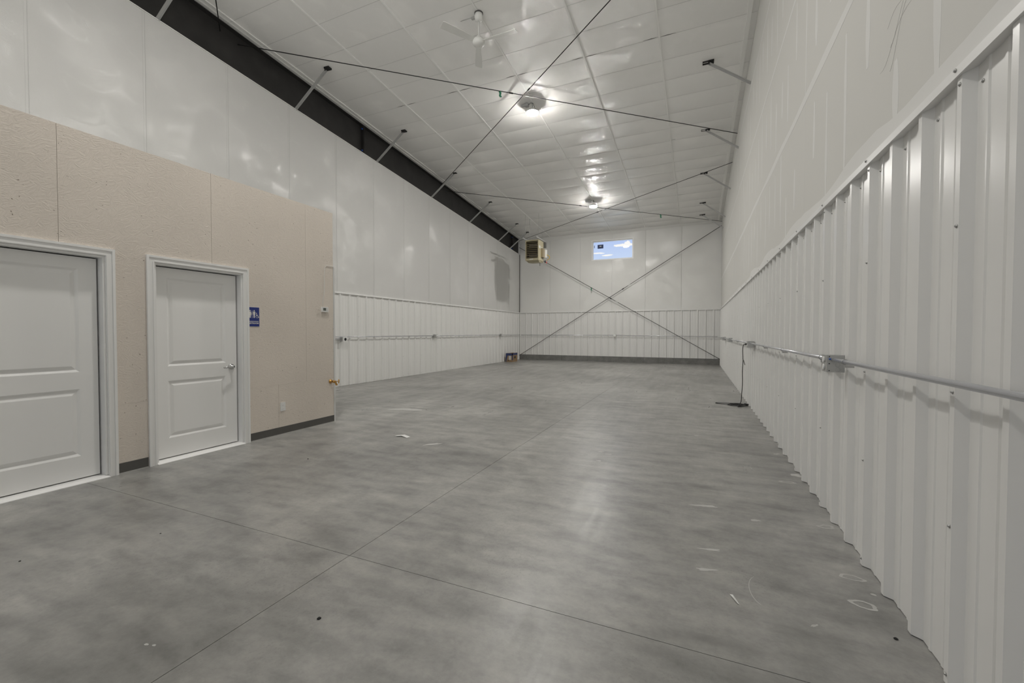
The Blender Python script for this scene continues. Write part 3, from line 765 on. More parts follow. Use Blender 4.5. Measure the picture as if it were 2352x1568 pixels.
rod((LX+.03, by-.03, 5.42), (RX-.02, by-.03, .24), 'dark wall rod on the back wall falling from the heater to lower right', 'wall_rod', bucks=(.5,), tags=(.40,), r=.0105)

# ================================================================== LAMPS
def lamp(x, y, label, vis=True):
    z = zc(x, y)
    t = empty('ceiling_lamp', (x, y, z-.165), label=label, cat='light', group='round lamps under the ceiling')
    m = MB().lathe([(.06, z-.165), (.10, z-.18), (.118, z-.215), (.148, z-.240), (.150, z-.249), (.05, z-.250)], (x, y, 0), n=32); P2(t, m, 'housing', m_plastic)
    m = MB().lathe([(.137, z-.2505), (.137, z-.269), (.115, z-.276), (.06, z-.279), (.01, z-.280)], (x, y, 0), n=32); P2(t, m, 'lens', m_lens, label='bright white lens')
    m = MB().tube([(x, y, z-.165), (x, y, z-.03)], .014, 8); P2(t, m, 'stem', m_galv)
    m = MB().box(x-.18, y-.045, z-.085, x-.10, y+.045, z-.022); m.box(x-.28, y-.02, z-.07, x-.18, y+.02, z-.03); P2(t, m, 'mounting_bracket', m_galv)
    m = MB().tube([(x-.10, y, z-.05), (x-.04, y-.02, z-.03), (x+.03, y-.03, z-.06), (x+.05, y, z-.13), (x+.04, y, z-.19)], .005, 6); P2(t, m, 'cable', m_base)
    return t
lamp(-3.525, 9.265, 'glowing round lamp under the ceiling, nearer of the two in view')
lamp(-3.48, 15.37, 'glowing round lamp by the crossing rods near the back wall')
lamp(-3.55, 2.9, 'round ceiling lamp just above the frame, over the near floor')

# ================================================================== CEILING FAN
fx, fyy = -3.52, 6.62
zf = zc(fx, fyy)
fan = empty('ceiling_fan', (fx, fyy, zf), label='white three-blade ceiling fan on a short downrod near the top', cat='fan')
P2(fan, MB().lathe([(.03, zf-.15), (.062, zf-.13), (.072, zf-.07), (.066, zf-.02), (.05, zf-.012)], (fx, fyy, 0), n=24), 'canopy', m_fan)
P2(fan, MB().lathe([(.075, zf-.018), (.075, zf-.004)], (fx, fyy, 0), n=20), 'mounting_collar', m_base, label='dark ring above the canopy')
P2(fan, MB().tube([(fx, fyy, zf-.14), (fx, fyy, zf-.40)], .0125, 10), 'downrod', m_fan)
hz = zf-.50
P2(fan, MB().lathe([(.02, hz+.115), (.035, hz+.10), (.04, hz+.05), (.095, hz+.035), (.108, hz+.01), (.105, hz-.025), (.085, hz-.055), (.04, hz-.068), (.01, hz-.07)], (fx, fyy, 0), n=32), 'motor_housing', m_fan)
d2r = math.radians
for ang_ in (-121, 1, 118):
    a = d2r(ang_); m = MB(); d = Vector((math.cos(a), math.sin(a), 0)); w = Vector((-math.sin(a), math.cos(a), 0))
    st_ = []
    for (rr_, hw) in ((.09, .035), (.17, .048), (.45, .062), (.69, .068), (.71, .060)):
        p_ = Vector((fx, fyy, hz+.005)) + d*rr_; tw = Vector((0, 0, .016))
        st_.append([p_ - w*hw - tw, p_ + w*hw + tw, p_ + w*hw + tw + Vector((0, 0, .006)), p_ - w*hw - tw + Vector((0, 0, .006))])
    m.rings(st_, True, False); P2(fan, m, 'blade', m_fan)
m = MB().box(fx-.16, fyy+.02, zf-.045, fx-.09, fyy+.06, zf-.012); m.tube([(fx-.38, fyy+.03, zf-.012), (fx-.13, fyy+.03, zf-.02)], .006, 6); P2(fan, m, 'wiring_box', m_galv)

# ================================================================== UNIT HEATER
hx0, hx1, hy0, hy1, hz0, hz1 = -6.38, -5.82, 16.0, 16.62, 4.21, 5.03
uh = empty('unit_heater', (-6.1, 16.3, 4.2), label='tan unit heater with dark louvred front hanging in the back left corner', cat='heater')
m = MB(); m.box(hx0, hy0+.02, hz0+.02, hx0+.02, hy1, hz1); m.box(hx1-.02, hy0+.02, hz0+.02, hx1, hy1, hz1); m.box(hx0+.02, hy0+.02, hz1-.02, hx1-.02, hy1, hz1); m.box(hx0+.02, hy1-.02, hz0+.02, hx1-.02, hy1, hz1-.02)
m.add([(hx0, hy0+.02, hz0+.02), (hx1, hy0+.02, hz0+.02), (hx1, hy1, hz0+.02), (hx0, hy1, hz0+.02), (hx0+.06, hy0+.20, hz0-.06), (hx1-.04, hy0+.20, hz0-.06), (hx1-.04, hy1, hz0-.03), (hx0+.06, hy1, hz0-.03)],
      [(0,1,2,3),(7,6,5,4),(0,4,5,1),(1,5,6,2),(2,6,7,3),(3,7,4,0)])
P2(uh, m, 'cabinet', m_tan)
m = MB(); frame(m, hx0, hx1, hz0, hz1, .03, hy0, hy0+.03); m.box(hx0+.03, hy0, hz0+.03, hx1-.03, hy0+.02, hz0+.09); m.box(hx0+.03, hy0, hz1-.055, hx1-.03, hy0+.02, hz1-.03)
P2(uh, m, 'front_frame', m_tan)
P2(uh, MB().box(hx0+.02, hy0+.13, hz0+.05, hx1-.02, hy0+.135, hz1-.03), 'heat_chamber', m_black)
for i in range(9):
    z = hz0+.13 + i*.074
    m = MB().bar((hx0+.03, hy0+.022, z), (hx1-.03, hy0+.022, z), .05, .006, ref=(0, .35, 1)); P2(uh, m, 'louvre', m_tan2)
for zz, n_ in ((hz0+.60, 7), (hz0+.20, 7)):
    for i in range(7):
        x = hx0+.17 + i*.056
        pts = [(x-.012+.02*math.sin(t*PI), hy0+.10-.035*math.sin(t*PI), zz-.07+.14*t) for t in [j/6 for j in range(7)]]
        P2(uh, MB().tube(pts, .010, 8), 'heat_tube', m_galv)
P2(uh, MB().box(hx0+.18, hy0-.004, hz0+.035, hx0+.34, hy0+.001, hz0+.062), 'badge', m_label, label='pale maker plate')
P2(uh, MB().box(hx1-.001, hy0+.06, hz1-.32, hx1+.003, hy0+.24, hz1-.22), 'rating_label', m_label)
P2(uh, MB().box(hx1-.001, hy0+.34, hz1-.36, hx1+.003, hy0+.50, hz1-.24), 'rating_label', m_label)
P2(uh, MB().box(hx1-.0, hy0+.30, hz0+.16, hx1+.075, hy0+.56, hz0+.52), 'gas_cover', m_tan2, label='darker brown projecting cover')
P2(uh, MB().box(hx1+.03, hy0+.57, hz0+.18, hx1+.14, hy0+.66, hz0+.50), 'control_box', m_plastic)
P2(uh, MB().tube([(hx1+.13+.14*math.sin(PI*t/10), hy0+.62, hz0+.30-.24*t/10) for t in range(11)], .013, 8), 'gas_hose', m_yellow, label='yellow flexible gas hose')
P2(uh, MB().lathe([(.02, hz0-.03), (.028, hz0+.02), (.02, hz0+.07)], (hx1+.07, hy0+.62, 0), n=10), 'gas_valve', m_rubber)
P2(uh, MB().box(hx1+.12, hy0+.60, hz0-.06, hx1+.15, hy0+.605, hz0+.02), 'hang_tag', m_red, label='red hang tag')
P2(uh, MB().lathe([(.075, hy1), (.075, hy1+.20)], (hx1-.08, 0, hz1-.13), 'y', 20), 'flue_pipe', m_galv)
P2(uh, MB().box(hx1-.06, hy1+.0, hz1-.22, hx1+.08, hy1+.12, hz1-.0), 'vent_motor', m_base)
P2(uh, MB().tube([(hx1-.08, hy0+.4, hz0-.05), (hx1-.08, hy0+.4, hz0-.17)], .012, 8), 'drip_leg', m_base)
for x in (hx0-.02, hx1-.0):
    P2(uh, MB().bar((x, hy0-.28, hz1+.05), (x, hy1+.10, hz1+.05), .042, .042), 'hanger_channel', m_galv)
    for y in (hy0+.02, hy1-.1):
        P2(uh, MB().tube([(x, y, hz1+.0), (x, y, zc(x, y)+.0)], .006, 6), 'threaded_rod', m_galv)

# ================================================================== PARTITION (painted OSB) with two doors
PT, PYE = 3.05, 4.665
DREC = .075
dts = [(1.135, 2.05), (2.425, 3.31)]      # openings, y range
DH = 2.0
m = MB()
xb = PX-.02
def holes_rects(y0, y1, z0, z1):
    ys = sorted({y0, y1, *[v for d in dts for v in d if y0 < v < y1]}); out = []
    for a, b_ in zip(ys[:-1], ys[1:]):
        c_ = (a+b_)/2; inside = any(d[0] < c_ < d[1] for d in dts)
        lo = max(z0, DH) if inside else z0
        if lo < z1: out.append((a, b_, lo, z1))
    return out
for (a, b_, lo, hi) in holes_rects(FY+.01, PYE-.012, 0, PT-.012): m.box(PX-.16, a, lo, PX-.011, b_, hi)
m.box(LX+.02, PYE-.13, 0, PX-.16, PYE-.012, PT-.012)
m.box(LX+.05, FY+.01, PT-.12, PX-.16, PYE-.13, PT-.03)
wp = m.build('wall_partition', m_trim, label='beige painted strand-board partition of the washroom block on the left', kind='structure')
ups = [4.19-1.22*k for k in range(0, 9)]; upy = sorted([PYE-.001] + ups); lws = sorted([PYE-.001] + [3.765-2.44*k for k in range(0, 5)])
g = .0012
random.seed(31)
for (arr, z0, z1) in ((upy, .645, PT), (lws, 0.0, .645)):
    for a, b_ in zip(arr[:-1], arr[1:]):
        if b_ < FY+.3: continue
        a = max(a, FY+.02); m = MB(); pr_ = random.uniform(0, .0008)
        for (ya, yb, lo, hi) in holes_rects(a+g, b_-g, z0+g, z1-.0): m.box(PX-.011, ya, lo, PX+pr_, yb, hi)
        if m.v: m.build('strand_board', m_osb, wp)
MB().box(PX-.12, PYE-.012, .0, PX-.005, PYE-.0, PT-.001).build('strand_board', m_osb, wp)
m = MB(); m.box(PX-.10, PYE+.0005, 0, PX+.002, PYE+.030, 2.27)
m.build('corner_bead', m_steel_edge, wp)
# baseboards
for i, (a, b_) in enumerate(((2.118, 2.352), (3.378, PYE-.002))):
    MB().box(PX+.0005, a, .008, PX+.006, b_, .098).build('baseboard', m_base, wp)
    MB().box(PX+.0005, a, 0, PX+.012, b_, .009).build('base_bead', m_caulk, wp)
# doors
def casing(parent, y0, y1, zt):
    w = .066
    def prof(h):   # moulded profile as two steps
        return h
    for (ya, yb) in ((y0-w, y0), (y1, y1+w)):
        inner = yb if ya < y0 else ya
        m = MB(); m.box(PX, ya, 0, PX+.014, yb, zt+w*.0)
        lo, hi = (ya, ya+.02) if inner == yb else (yb-.02, yb)
        m.box(PX+.014, lo, 0, PX+.021, hi, zt+w-.0)
        lo2, hi2 = (yb-.014, yb-.004) if inner == yb else (ya+.004, ya+.014)
        m.box(PX+.014, lo2, 0, PX+.018, hi2, zt+.004)
        m.build('casing_side', m_trim, parent)
    m = MB(); m.box(PX, y0-w, zt, PX+.014, y1+w, zt+w); m.box(PX+.014, y0-w+.02, zt+w-.02, PX+.021, y1+w-.02, zt+w); m.box(PX+.014, y0+.0, zt+.004, PX+.018, y1-.0, zt+.014)
    m.build('casing_head', m_trim, parent)
def make_door(idx, y0, y1, label, handle):
    d = empty('door_%d' % idx, (PX-.05, (y0+y1)/2, 0), label=label, kind='structure')
    inv = Matrix.Translation(-d.location)
    def B(m, name, mat, par=None, **kw):
        o = link_mesh(name, m.mesh(name, mat), par or d)
        if par is None: o.matrix_parent_inverse = inv
        return tag(o, **kw)
    xd = PX-DREC
    # jambs
    m = MB(); jt = .018
    m.box(PX-.16, y0, .0205, PX-.0005, y0+jt, DH); m.box(PX-.16, y1-jt, .0205, PX-.0005, y1, DH); m.box(PX-.16, y0+jt, DH-jt, PX-.0005, y1-jt, DH)
    B(m, 'jamb', m_trim)
    m = MB(); st_ = .012   # black sheet behind the leaf paints the shadow in the gap around it
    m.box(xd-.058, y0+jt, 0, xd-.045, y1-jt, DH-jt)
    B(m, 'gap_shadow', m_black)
    # leaf
    ga = .013; a, b_ = y0+jt+.002, y1-jt-ga; z0, z1 = .030, DH-jt-.010
    leaf = MB(); leaf.box(xd-.042, a, z0, xd-.012, b_, z1)
    ny, st = b_-a, .115
    sy0, sy1 = a+.125, b_-.125
    pans = [(sy0, sy1, .225, .815), (sy0, sy1, .965, 1.87)]
    # frame members of the moulded skin (stiles, rails) 12 mm proud, recessed field ring and raised panel
    leaf.box(xd-.012, a, z0, xd, sy0, z1); leaf.box(xd-.012, sy1, z0, xd, b_, z1)
    leaf.box(xd-.012, sy0, z0, xd, sy1, pans[0][2]); leaf.box(xd-.012, sy0, pans[0][3], xd, sy1, pans[1][2]); leaf.box(xd-.012, sy0, pans[1][3], xd, sy1, z1)
    lo = B(leaf, 'leaf', m_door)
    for (ya, yb, za, zb) in pans:
        m = MB()
        def ring(i, x): return [(x, ya+i, za+i), (x, yb-i, za+i), (x, yb-i, zb-i), (x, ya+i, zb-i)]
        rs = [ring(0, xd), ring(.006, xd-.003), ring(.020, xd-.011), ring(.028, xd-.011), ring(.052, xd-.002), ring(.056, xd-.0015)]
        m.rings(rs, False, False); m.add(ring(.056, xd-.0015), [(0, 1, 2, 3)])
        me = m.mesh('door_panel', m_door); o = link_mesh('door_panel', me, lo)
    casing_par = d
    for nm, mm in (('casing', None),): pass
    w = .066
    sides = []
    for (ya, yb, inn) in ((y0-w, y0, 1), (y1, y1+w, 0)):
        m = MB(); m.box(PX, ya, 0, PX+.014, yb, DH)
        if inn: m.box(PX+.0141, ya, 0, PX+.021, ya+.02, DH+w); m.box(PX+.0141, yb-.016, 0, PX+.018, yb-.004, DH+.004)
        else: m.box(PX+.0141, yb-.02, 0, PX+.021, yb, DH+w); m.box(PX+.0141, ya+.004, 0, PX+.018, ya+.016, DH+.004)
        B(m, 'casing', m_trim)
    m = MB(); m.box(PX, y0-w, DH, PX+.014, y1+w, DH+w); m.box(PX+.0141, y0-w+.02, DH+w-.02, PX+.0208, y1+w-.02, DH+w); m.box(PX+.0141, y0-.004, DH+.004, PX+.0178, y1+.004, DH+.016)
    B(m, 'casing', m_trim)
    m = MB(); m.add([(PX-.14, y0, 0), (PX+.03, y0, 0), (PX+.03, y0, .006), (PX-.02, y0, .020), (PX-.14, y0, .020),
                     (PX-.14, y1, 0), (PX+.03, y1, 0), (PX+.03, y1, .006), (PX-.02, y1, .020), (PX-.14, y1, .020)],
                    [(4,3,2,1,0), (5,6,7,8,9)] + [(i, (i+1) % 5, 5+(i+1) % 5, 5+i) for i in range(5)])
    B(m, 'threshold', m_trim)
    if handle:
        hy, hz_ = b_-.065, .915
        m = MB().lathe([(.033, xd), (.033, xd+.006), (.026, xd+.014), (.014, xd+.018), (.012, xd+.055)], (0, hy, hz_), 'x', 24)
        ho = B(m, 'door_handle', m_chrome, label='satin metal lever handle')
        m = MB().tube([(xd+.048, hy+.006, hz_), (xd+.054, hy-.02, hz_), (xd+.056, hy-.07, hz_-.002), (xd+.052, hy-.115, hz_-.003)], [.012, .011, .009, .008], 12)
        link_mesh('lever', m.mesh('lever', m_chrome), ho)
    return d
make_door(1, dts[0][0], dts[0][1], 'white two-panel door at the left edge of the frame, partly cropped', False)
make_door(2, dts[1][0], dts[1][1], 'white two-panel door with lever handle left of the blue restroom sign', True)

# ================================================================== WALL FITTINGS ON THE PARTITION
# restroom sign
def text_obj(body, size, parent, y, z, x, mat, name):
    cu = bpy.data.curves.new(name, 'FONT'); cu.body = body; cu.size = size; cu.extrude = .0008; cu.align_x = 'CENTER'; cu.space_character = 1.02; cu.offset = size*.02
    o = bpy.data.objects.new(name, cu); COL.objects.link(o)
    dg = bpy.context.evaluated_depsgraph_get(); me = bpy.data.meshes.new_from_object(o.evaluated_get(dg)); bpy.data.objects.remove(o)
    me.materials.clear(); me.materials.append(mat)
    ob = link_mesh(name, me, parent); ob.matrix_parent_inverse = Matrix.Identity(4)
    ob.location = (x, y, z); ob.rotation_euler = (PI/2, 0, PI/2)
    return ob
sx = PX+.0012
sy0_, sy1_ = 3.3775, 3.512
sg = empty('restroom_sign', (sx, 3.44, 1.5), label='blue restroom sign with white figures and lettering beside the door', cat='sign')
P2(sg, MB().box(sx, sy0_, 1.385, sx+.003, sy1_, 1.615), 'plate', m_blue)
P2(sg, MB().box(sx-.0004, sy0_, 1.381, sx+.0008, sy1_+.003, 1.618), 'backing_edge', m_signw)
xs = sx+.003
def disc(m, y, z, r, n=14): m.lathe([(r, xs), (r, xs+.0008)], (0, y, z), 'x', n)
def poly(m, pts): 
    n = len(pts); m.add([(xs, y, z) for y, z in pts] + [(xs+.0008, y, z) for y, z in pts], [tuple(reversed(range(n))), tuple(range(n, 2*n))] + [(i, (i+1) % n, n+(i+1) % n, n+i) for i in range(n)])
def figure(yc, woman):
    m = MB(); disc(m, yc, 1.573, .0075)
    if woman:
        poly(m, [(yc-.010, 1.562), (yc+.010, 1.562), (yc+.019, 1.528), (yc+.015, 1.527), (yc+.008, 1.548), (yc+.014, 1.515), (yc-.014, 1.515), (yc-.008, 1.548), (yc-.015, 1.527), (yc-.019, 1.528)])
    else:
        poly(m, [(yc-.015, 1.562), (yc+.015, 1.562), (yc+.015, 1.527), (yc+.0105, 1.527), (yc+.0105, 1.553), (yc+.009, 1.553), (yc+.009, 1.515), (yc-.009, 1.515), (yc-.009, 1.553), (yc-.0105, 1.553), (yc-.0105, 1.527), (yc-.015, 1.527)])
    for s_ in (-1, 1): poly(m, [(yc+s_*.0015, 1.516), (yc+s_*.0085, 1.516), (yc+s_*.0085, 1.488), (yc+s_*.0015, 1.488)][::s_])
    P2(sg, m, 'figure', m_signw)
figure(3.396, True); figure(3.447, False)
m = MB(); poly(m, [(3.4195, 1.485), (3.4225, 1.485), (3.4225, 1.578), (3.4195, 1.578)]); P2(sg, m, 'divider_line', m_signw)
m = MB(); cy_, cz_ = 3.483, 1.505
m.tube([(xs+.0004, cy_+.0145*math.cos(t), cz_+.0165*math.sin(t)) for t in [2.0 + 4.6*i/16 for i in range(17)]], .0019, 6)
disc(m, cy_-.006, 1.545, .005)
poly(m, [(cy_-.009, 1.538), (cy_-.003, 1.538), (cy_-.001, 1.517), (cy_+.012, 1.517), (cy_+.020, 1.497), (cy_+.0235, 1.500), (cy_+.026, 1.497), (cy_+.019, 1.489), (cy_+.009, 1.511), (cy_-.006, 1.511)])
poly(m, [(cy_-.003, 1.527), (cy_+.010, 1.527), (cy_+.010, 1.523), (cy_-.003, 1.523)])
P2(sg, m, 'wheelchair_symbol', m_signw)
m = MB(); poly(m, [(3.379, 1.443), (3.502, 1.443), (3.502, 1.449), (3.379, 1.449)]); P2(sg, m, 'rule_line', m_signw)
text_obj('RESTROOM', .024, None, 3.440, 1.416, xs+.0002, m_signw, 'lettering')
lt = [o for o in bpy.data.objects if o.name == 'lettering'][0]; lt.parent = sg; lt.matrix_parent_inverse = Matrix.Translation(-sg.location)
# thermostat
th = empty('thermostat', (PX, 4.48, 1.63), label='white thermostat with grey screen near the partition end', cat='thermostat')
P2(th, MB().box(PX+.001, 4.44, 1.605, PX+.022, 4.555, 1.675), 'body', m_plastic)
P2(th, MB().box(PX+.022, 4.462, 1.625, PX+.0235, 4.512, 1.662), 'screen', m_lcd)
for i in range(3): P2(th, MB().box(PX+.022, 4.526, 1.622+.015*i, PX+.0245, 4.540, 1.630+.015*i), 'button', m_label)
MB().tube([(PX+.005, 4.475, 1.676), (PX+.006, 4.47, 1.76), (PX+.006, 4.49, 1.84), (PX+.006, 4.50, 1.95), (PX+.006, 4.50, 2.12), (PX+.006, 4.51, 2.24), (PX+.007, 4.54, 2.275), (PX+.007, 4.64, 2.275), (PX+.006, 4.664, 2.275)], .0028, 8).build(
    'thermostat_wire', m_plastic, label='thin white wire running up the partition above the thermostat', cat='wire')
# outlet
ot = empty('power_outlet', (PX, 3.82, .36), label='white duplex outlet low on the beige partition', cat='outlet')
P2(ot, MB().box(PX+.001, 3.785, .300, PX+.007, 3.857, .412), 'cover_plate', m_plastic)
for zz in (.325, .375):
    P2(ot, MB().box(PX+.007, 3.805, zz-.013, PX+.009, 3.837, zz+.015), 'receptacle', m_trim)
    P2(ot, MB().box(PX+.009, 3.811, zz-.004, PX+.0093, 3.814, zz+.008).box(PX+.009, 3.827, zz-.004, PX+.0093, 3.830, zz+.008), 'slot', m_base)
# hose bibb
hb = empty('hose_faucet', (PX, 4.61, .60), label='brass hose faucet on the right end of the partition', cat='faucet')
P2(hb, MB().lathe([(.030, PX+.001), (.030, PX+.006), (.014, PX+.010), (.014, PX+.05), (.019, PX+.055), (.019, PX+.085), (.012, PX+.09)], (0, 4.600, .60), 'x', 18), 'valve_body', m_brass)
P2(hb, MB().tube([(PX+.07, 4.600, .60), (PX+.085, 4.615, .585), (PX+.095, 4.625, .555), (PX+.095, 4.625, .545)], [.012, .013, .015, .017], 12), 'spout', m_brass)
P2(hb, MB().tube([(PX+.07, 4.60, .602), (PX+.11, 4.63, .603)], .008, 8), 'stem', m_brass)
hm = MB(); hc = Vector((PX+.122, 4.64, .602)); 
ax = Vector((.04, .03, .0)).normalized(); u_ = ax.cross(Vector((0, 0, 1))).normalized(); v_ = Vector((0, 0, 1))
hm.tube([hc + (u_*math.cos(t) + v_*math.sin(t))*.026 for t in [2*PI*i/16 for i in range(17)]], .006, 8)
for t in (0, PI/2, PI, 1.5*PI): hm.tube([hc, hc + (u_*math.cos(t) + v_*math.sin(t))*.026], .004, 6)
P2(hb, hm, 'wheel_handle', m_brass)

# ================================================================== CONDUITS AND BOXES
def clamp(o, c_, axis, wallside):
    m = MB()
    if axis == 'y':
        m.tube([(c_[0] + .0155*math.cos(t), c_[1], c_[2] + .0155*math.sin(t)) for t in [2*PI*i/12 for i in range(13)]], .0022, 6)
        m.box(c_[0]-.003 if wallside > 0 else c_[0]+.003, c_[1]-.006, c_[2]-.034, c_[0]+.045*wallside, c_[1]+.004, c_[2]-.018)
    else:
        m.tube([(c_[0], c_[1] + .0155*math.cos(t), c_[2] + .0155*math.sin(t)) for t in [2*PI*i/12 for i in range(13)]], .0022, 6)
        m.box(c_[0]-.006, c_[1]-.003, c_[2]-.034, c_[0]+.004, c_[1]+.045, c_[2]-.018)
    P2(o, m, 'strap_clamp', m_galv)
CZ = 1.145; CXR = .81
boxes_R = [3.37, 8.02, 12.6, 15.4]
cr = empty('wall_conduit', (CXR, 5, CZ), label='horizontal steel conduit along the ribbed right wall', cat='conduit', group='steel conduit runs at waist height')
segs = [(FY+.2, 3.29), (3.45, 7.93), (8.11, 12.52), (12.68, 15.32), (15.48, DY-.12)]
for a, b_ in segs: P2(cr, MB().tube([(CXR, a, CZ), (CXR, b_, CZ)], .0125, 14), 'pipe', m_conduit)
for y in (3.10, 3.62, 5.1, 6.4, 7.6, 8.5, 10.5, 13.5, 16.6): clamp(cr, (CXR, y, CZ), 'y', 1)
def jbox(cx, cy, cz, side, label, near=False):
    """galvanised box; side +1 on right wall (+x), -1 left wall, 0 back wall"""
    t = empty('junction_box', (cx, cy, cz), label=label, cat='electrical box', group='steel junction boxes on the wall conduits')
    d, w, h = .045, .055, .055
    if side == 0: P2(t, MB().box(cx-w, cy-d, cz-h, cx+w, cy+d, cz+h), 'box', m_galv); P2(t, MB().box(cx-w*.95, cy-d-.008, cz-h*.95, cx+w*.95, cy-d, cz+h*.95), 'cover', m_plastic)
    else:
        P2(t, MB().box(cx-d, cy-w, cz-h, cx+d, cy+w, cz+h), 'box', m_galv)
        f = -side; xa = cx + f*d
        P2(t, MB().box(xa, cy-w*1.0, cz-h*1.0, xa+f*.006, cy+w*1.0, cz+h*1.0), 'cover', m_galv)
        for zz in (cz-.024, cz+.024):
            P2(t, MB().lathe([(.019, xa+f*.006), (.019, xa+f*.013), (.016, xa+f*.015)], (0, cy, zz), 'x', 16), 'receptacle', m_plastic)
        if near:
            for (yy, zz) in ((cy-w-.0005, cz-.008), (cy-w-.0005, cz-.037)):
                P2(t, MB().tube([(cx+.008+.012*math.cos(q), yy, zz+.012*math.sin(q)) for q in [2*PI*i/14 for i in range(15)]], .0007, 4), 'knockout', m_caulk)
            P2(t, MB().lathe([(.018, cy-w-.012), (.018, cy-w)], (CXR, 0, cz+.030), 'y', 8), 'connector_nut', m_galv)
            P2(t, MB().lathe([(.005, cx-.040), (.005, cx-.022)], (0, cy-w-.006, cz+.030), 'x', 8), 'set_screw', m_cbolt, label='blue set screw')
            for zz in (cz+.045, cz+.0, cz-.045): P2(t, MB().lathe([(.0035, cy-w-.0012), (.0035, cy-w)], (cx-.037, 0, zz), 'y', 8), 'screw_hole', m_black)
    return t
names_R = ['steel outlet box on the right wall, nearest and largest', 'steel outlet box on the right wall with the black cord plugged in', 'small steel box on the right wall beyond the cord', 'farthest small steel box on the right wall by the back corner']
for i, y in enumerate(boxes_R): jbox(CXR+.012, y, CZ-.025 if i == 0 else CZ-.02, 1, names_R[i], near=(i == 0))
CXL = LX+.075; CZL = 1.205
cl_ = empty('wall_conduit', (CXL, 12, CZL), label='horizontal steel conduit along the ribbed left wall', cat='conduit', group='steel conduit runs at waist height')
segs = [(4.8, 11.68), (11.82, 16.8), (16.94, DY-.13)]
for a, b_ in segs: P2(cl_, MB().tube([(CXL, a, CZL), (CXL, b_, CZL)], .0115, 10), 'pipe', m_conduit)
for y in (8.9, 10.4, 13.3, 15, 18): clamp(cl_, (CXL, y, CZL), 'y', -1)
P2(cl_, MB().tube([(CXL, 4.8, 1.155), (CXL, 7.74, 1.155)], .0115, 10), 'pipe', m_conduit)
jbox(CXL+.005, 11.75, CZL-.01, -1, 'steel junction box halfway along the left wall conduit')
jbox(CXL+.005, 16.87, CZL-.01, -1, 'steel junction box on the left wall conduit above the carton')
wo_ = empty('welder_outlet', (CXL, 7.8, 1.14), label='grey box with round black receptacle beside the partition end', cat='electrical box')
P2(wo_, MB().box(LX+.034, 7.74, 1.09, LX+.125, 7.83, 1.20), 'box', m_galv)
P2(wo_, MB().box(LX+.125, 7.735, 1.085, LX+.150, 7.855, 1.205), 'faceplate', m_plastic)
P2(wo_, MB().lathe([(.034, LX+.150), (.034, LX+.156), (.030, LX+.158)], (0, 7.797, 1.145), 'x', 20), 'receptacle', m_rubber, label='round black receptacle')
CYB = DY-.085; 
cb = empty('wall_conduit', (-3, CYB, CZL), label='horizontal steel conduit across the back wall', cat='conduit', group='steel conduit runs at waist height')
for a, b_ in ((LX+.13, -3.40), (-3.26, RX-.12)): P2(cb, MB().tube([(a, CYB, CZL-.01), (b_, CYB, CZL-.04*(b_ > 0)-.01)], .0115, 10), 'pipe', m_conduit)
for x in (-6, -4.6, -2.1, -.5): clamp(cb, (x, CYB, CZL-.01), 'x', 1)
jbox(-3.33, CYB+.005, CZL-.015, 0, 'steel junction box in the middle of the back wall conduit')

# ================================================================== EXTENSION CORD
ec = empty('extension_cord', (.75, 8.6, 0), label='black extension cord hanging from the right wall box to a coil on the floor', cat='cord')
bxx = CXR-.04
m = MB(); pts = [(bxx+.0, 8.10, 1.125), (.775, 8.20, 1.125), (.76, 8.32, 1.12), (.752, 8.45, 1.08), (.752, 8.50, .98), (.758, 8.50, .82), (.750, 8.50, .62), (.755, 8.50, .45), (.745, 8.50, .25), (.735, 8.50, .10), (.70, 8.49, .03), (.68, 8.44, .012), (.72, 8.46, .012), (.76, 8.52, .012)]
def smooth_pts(pts, k=5):
    P_ = [Vector(p_) for p_ in pts]; out = []
    for i in range(len(P_)-1):
        p0, p1, p2, p3 = P_[max(i-1, 0)], P_[i], P_[i+1], P_[min(i+2, len(P_)-1)]
        for j in range(k):
            t = j/k; out.append(.5*((2*p1) + (p2-p0)*t + (2*p0-5*p1+4*p2-p3)*t*t + (3*p1-p0-3*p2+p3)*t**3))
    out.append(P_[-1]); return out
m.tube(smooth_pts(pts), .0062, 8); P2(ec, m, 'cord_drop', m_rubber)
m = MB(); random.seed(14)
pts = []
for k in range(4):
    for t in range(10):
        a = 2*PI*t/10; rx = .19 + .02*k % .03; 
        pts.append((.70 + (.17-.02*k)*math.cos(a) + random.uniform(-.014, .014), 8.66 + (.10-.015*k)*math.sin(a) + random.uniform(-.03, .03), .007 + .0075*k + .003*random.random()))
m.tube(smooth_pts(pts, 4), .0048, 8); P2(ec, m, 'cord_coil', m_rubber)
m = MB(); m.tube(smooth_pts([(.60, 8.60, .02), (.48, 8.66, .010), (.37, 8.70, .009), (.335, 8.74, .009), (.37, 8.79, .009), (.50, 8.80, .010), (.66, 8.76, .02)]), .0052, 8); P2(ec, m, 'cord_loop', m_rubber)
P2(ec, MB().tube([(bxx, 8.10, 1.125), (bxx-.005, 8.14, 1.125), (.775, 8.19, 1.125)], [.018, .017, .009], 10), 'plug', m_rubber)
P2(ec, MB().tube([(.80, 8.58, .045), (.85, 8.54, .04)], [.017, .015], 10), 'socket_end', m_rubber)
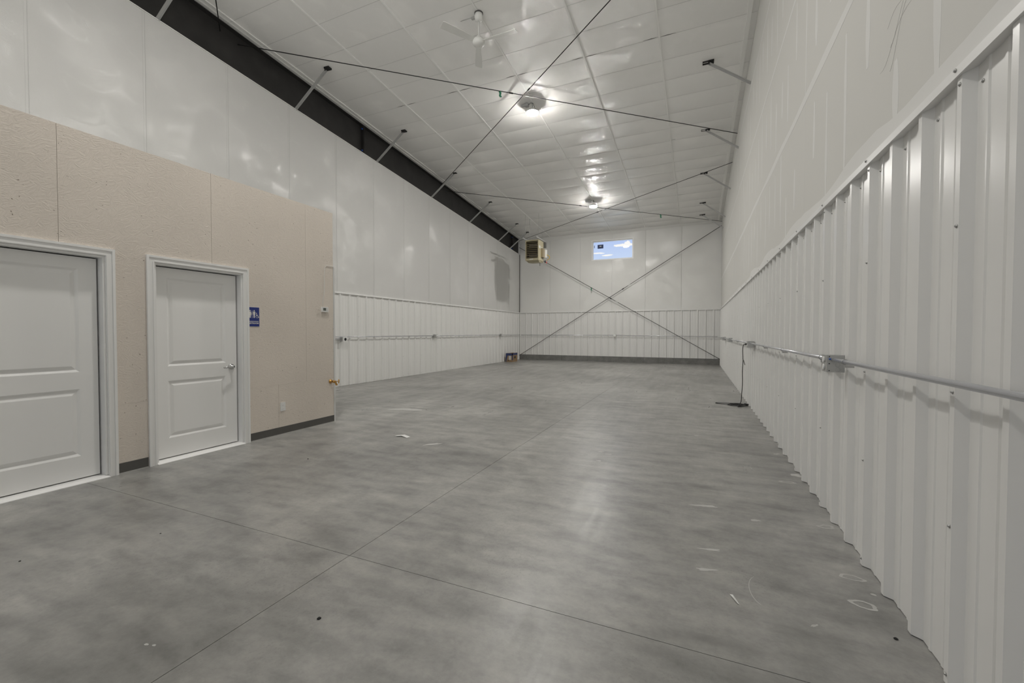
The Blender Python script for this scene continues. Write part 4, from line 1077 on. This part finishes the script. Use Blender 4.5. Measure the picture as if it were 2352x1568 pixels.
P2(ec, MB().tube(smooth_pts([(.752, 8.50, .86), (.768, 8.49, .82), (.778, 8.485, .78), (.785, 8.48, .75)]), [.006]*16, 6), 'velcro_tie', m_base)

# ================================================================== CARTON
ct = empty('cardboard_box', (-7.62, 17.5, 0), label='open blue and brown cardboard box on the floor by the left wall corner', cat='box')
x0, x1, y0, y1, zt = -7.80, -7.505, 17.24, 17.86, .385
inv = None
m = MB(); t_ = .006
m.box(x0, y0, 0, x1, y0+t_, zt); m.box(x0, y1-t_, 0, x1, y1, zt); m.box(x0, y0+t_, 0, x0+t_, y1-t_, zt); m.box(x1-t_, y0+t_, 0, x1, y1-t_, zt); m.box(x0+t_, y0+t_, 0, x1-t_, y1-t_, t_)
P2(ct, m, 'carton_body', m_card)
m = MB()
f0 = y0-.002
m.add([(x0, f0, 0), (x0+.015, f0, 0), (x0+.085, f0, zt*.75), (x1, f0, zt*.75), (x1, f0, zt), (x0, f0, zt), (x0, f0+.001, 0), (x0+.015, f0+.001, 0), (x0+.085, f0+.001, zt*.75), (x1, f0+.001, zt*.75), (x1, f0+.001, zt), (x0, f0+.001, zt)],
      [(0,1,2,5), (5,2,3,4), (11,8,7,6), (10,9,8,11), (0,6,7,1), (1,7,8,2), (2,8,9,3), (3,9,10,4), (4,10,11,5), (5,11,6,0)])
m.box(x1, y0, 0.08, x1+.002, y0+.10, zt); m.box(x1, y0, zt*.78, x1+.002, y1, zt)
P2(ct, m, 'blue_print', m_cardblue, label='printed dark blue band')
P2(ct, MB().box(x0+.145, f0-.002, .10, x1-.045, f0-.0005, .275), 'shipping_label', m_label)
P2(ct, MB().box(x0+.09, f0-.002, .055, x0+.145, f0-.0005, .085).box(x1+.0005, y0+.28, .15, x1+.003, y0+.42, .25), 'logo_patch', m_rubber)
P2(ct, MB().box(x0+.03, y0+.0, zt, x0+.12, y0+.004, zt+.012).box(x1-.003, y0+.2, zt, x1+.001, y1, zt+.014), 'flap', m_card)
bpy.context.view_layer.update()
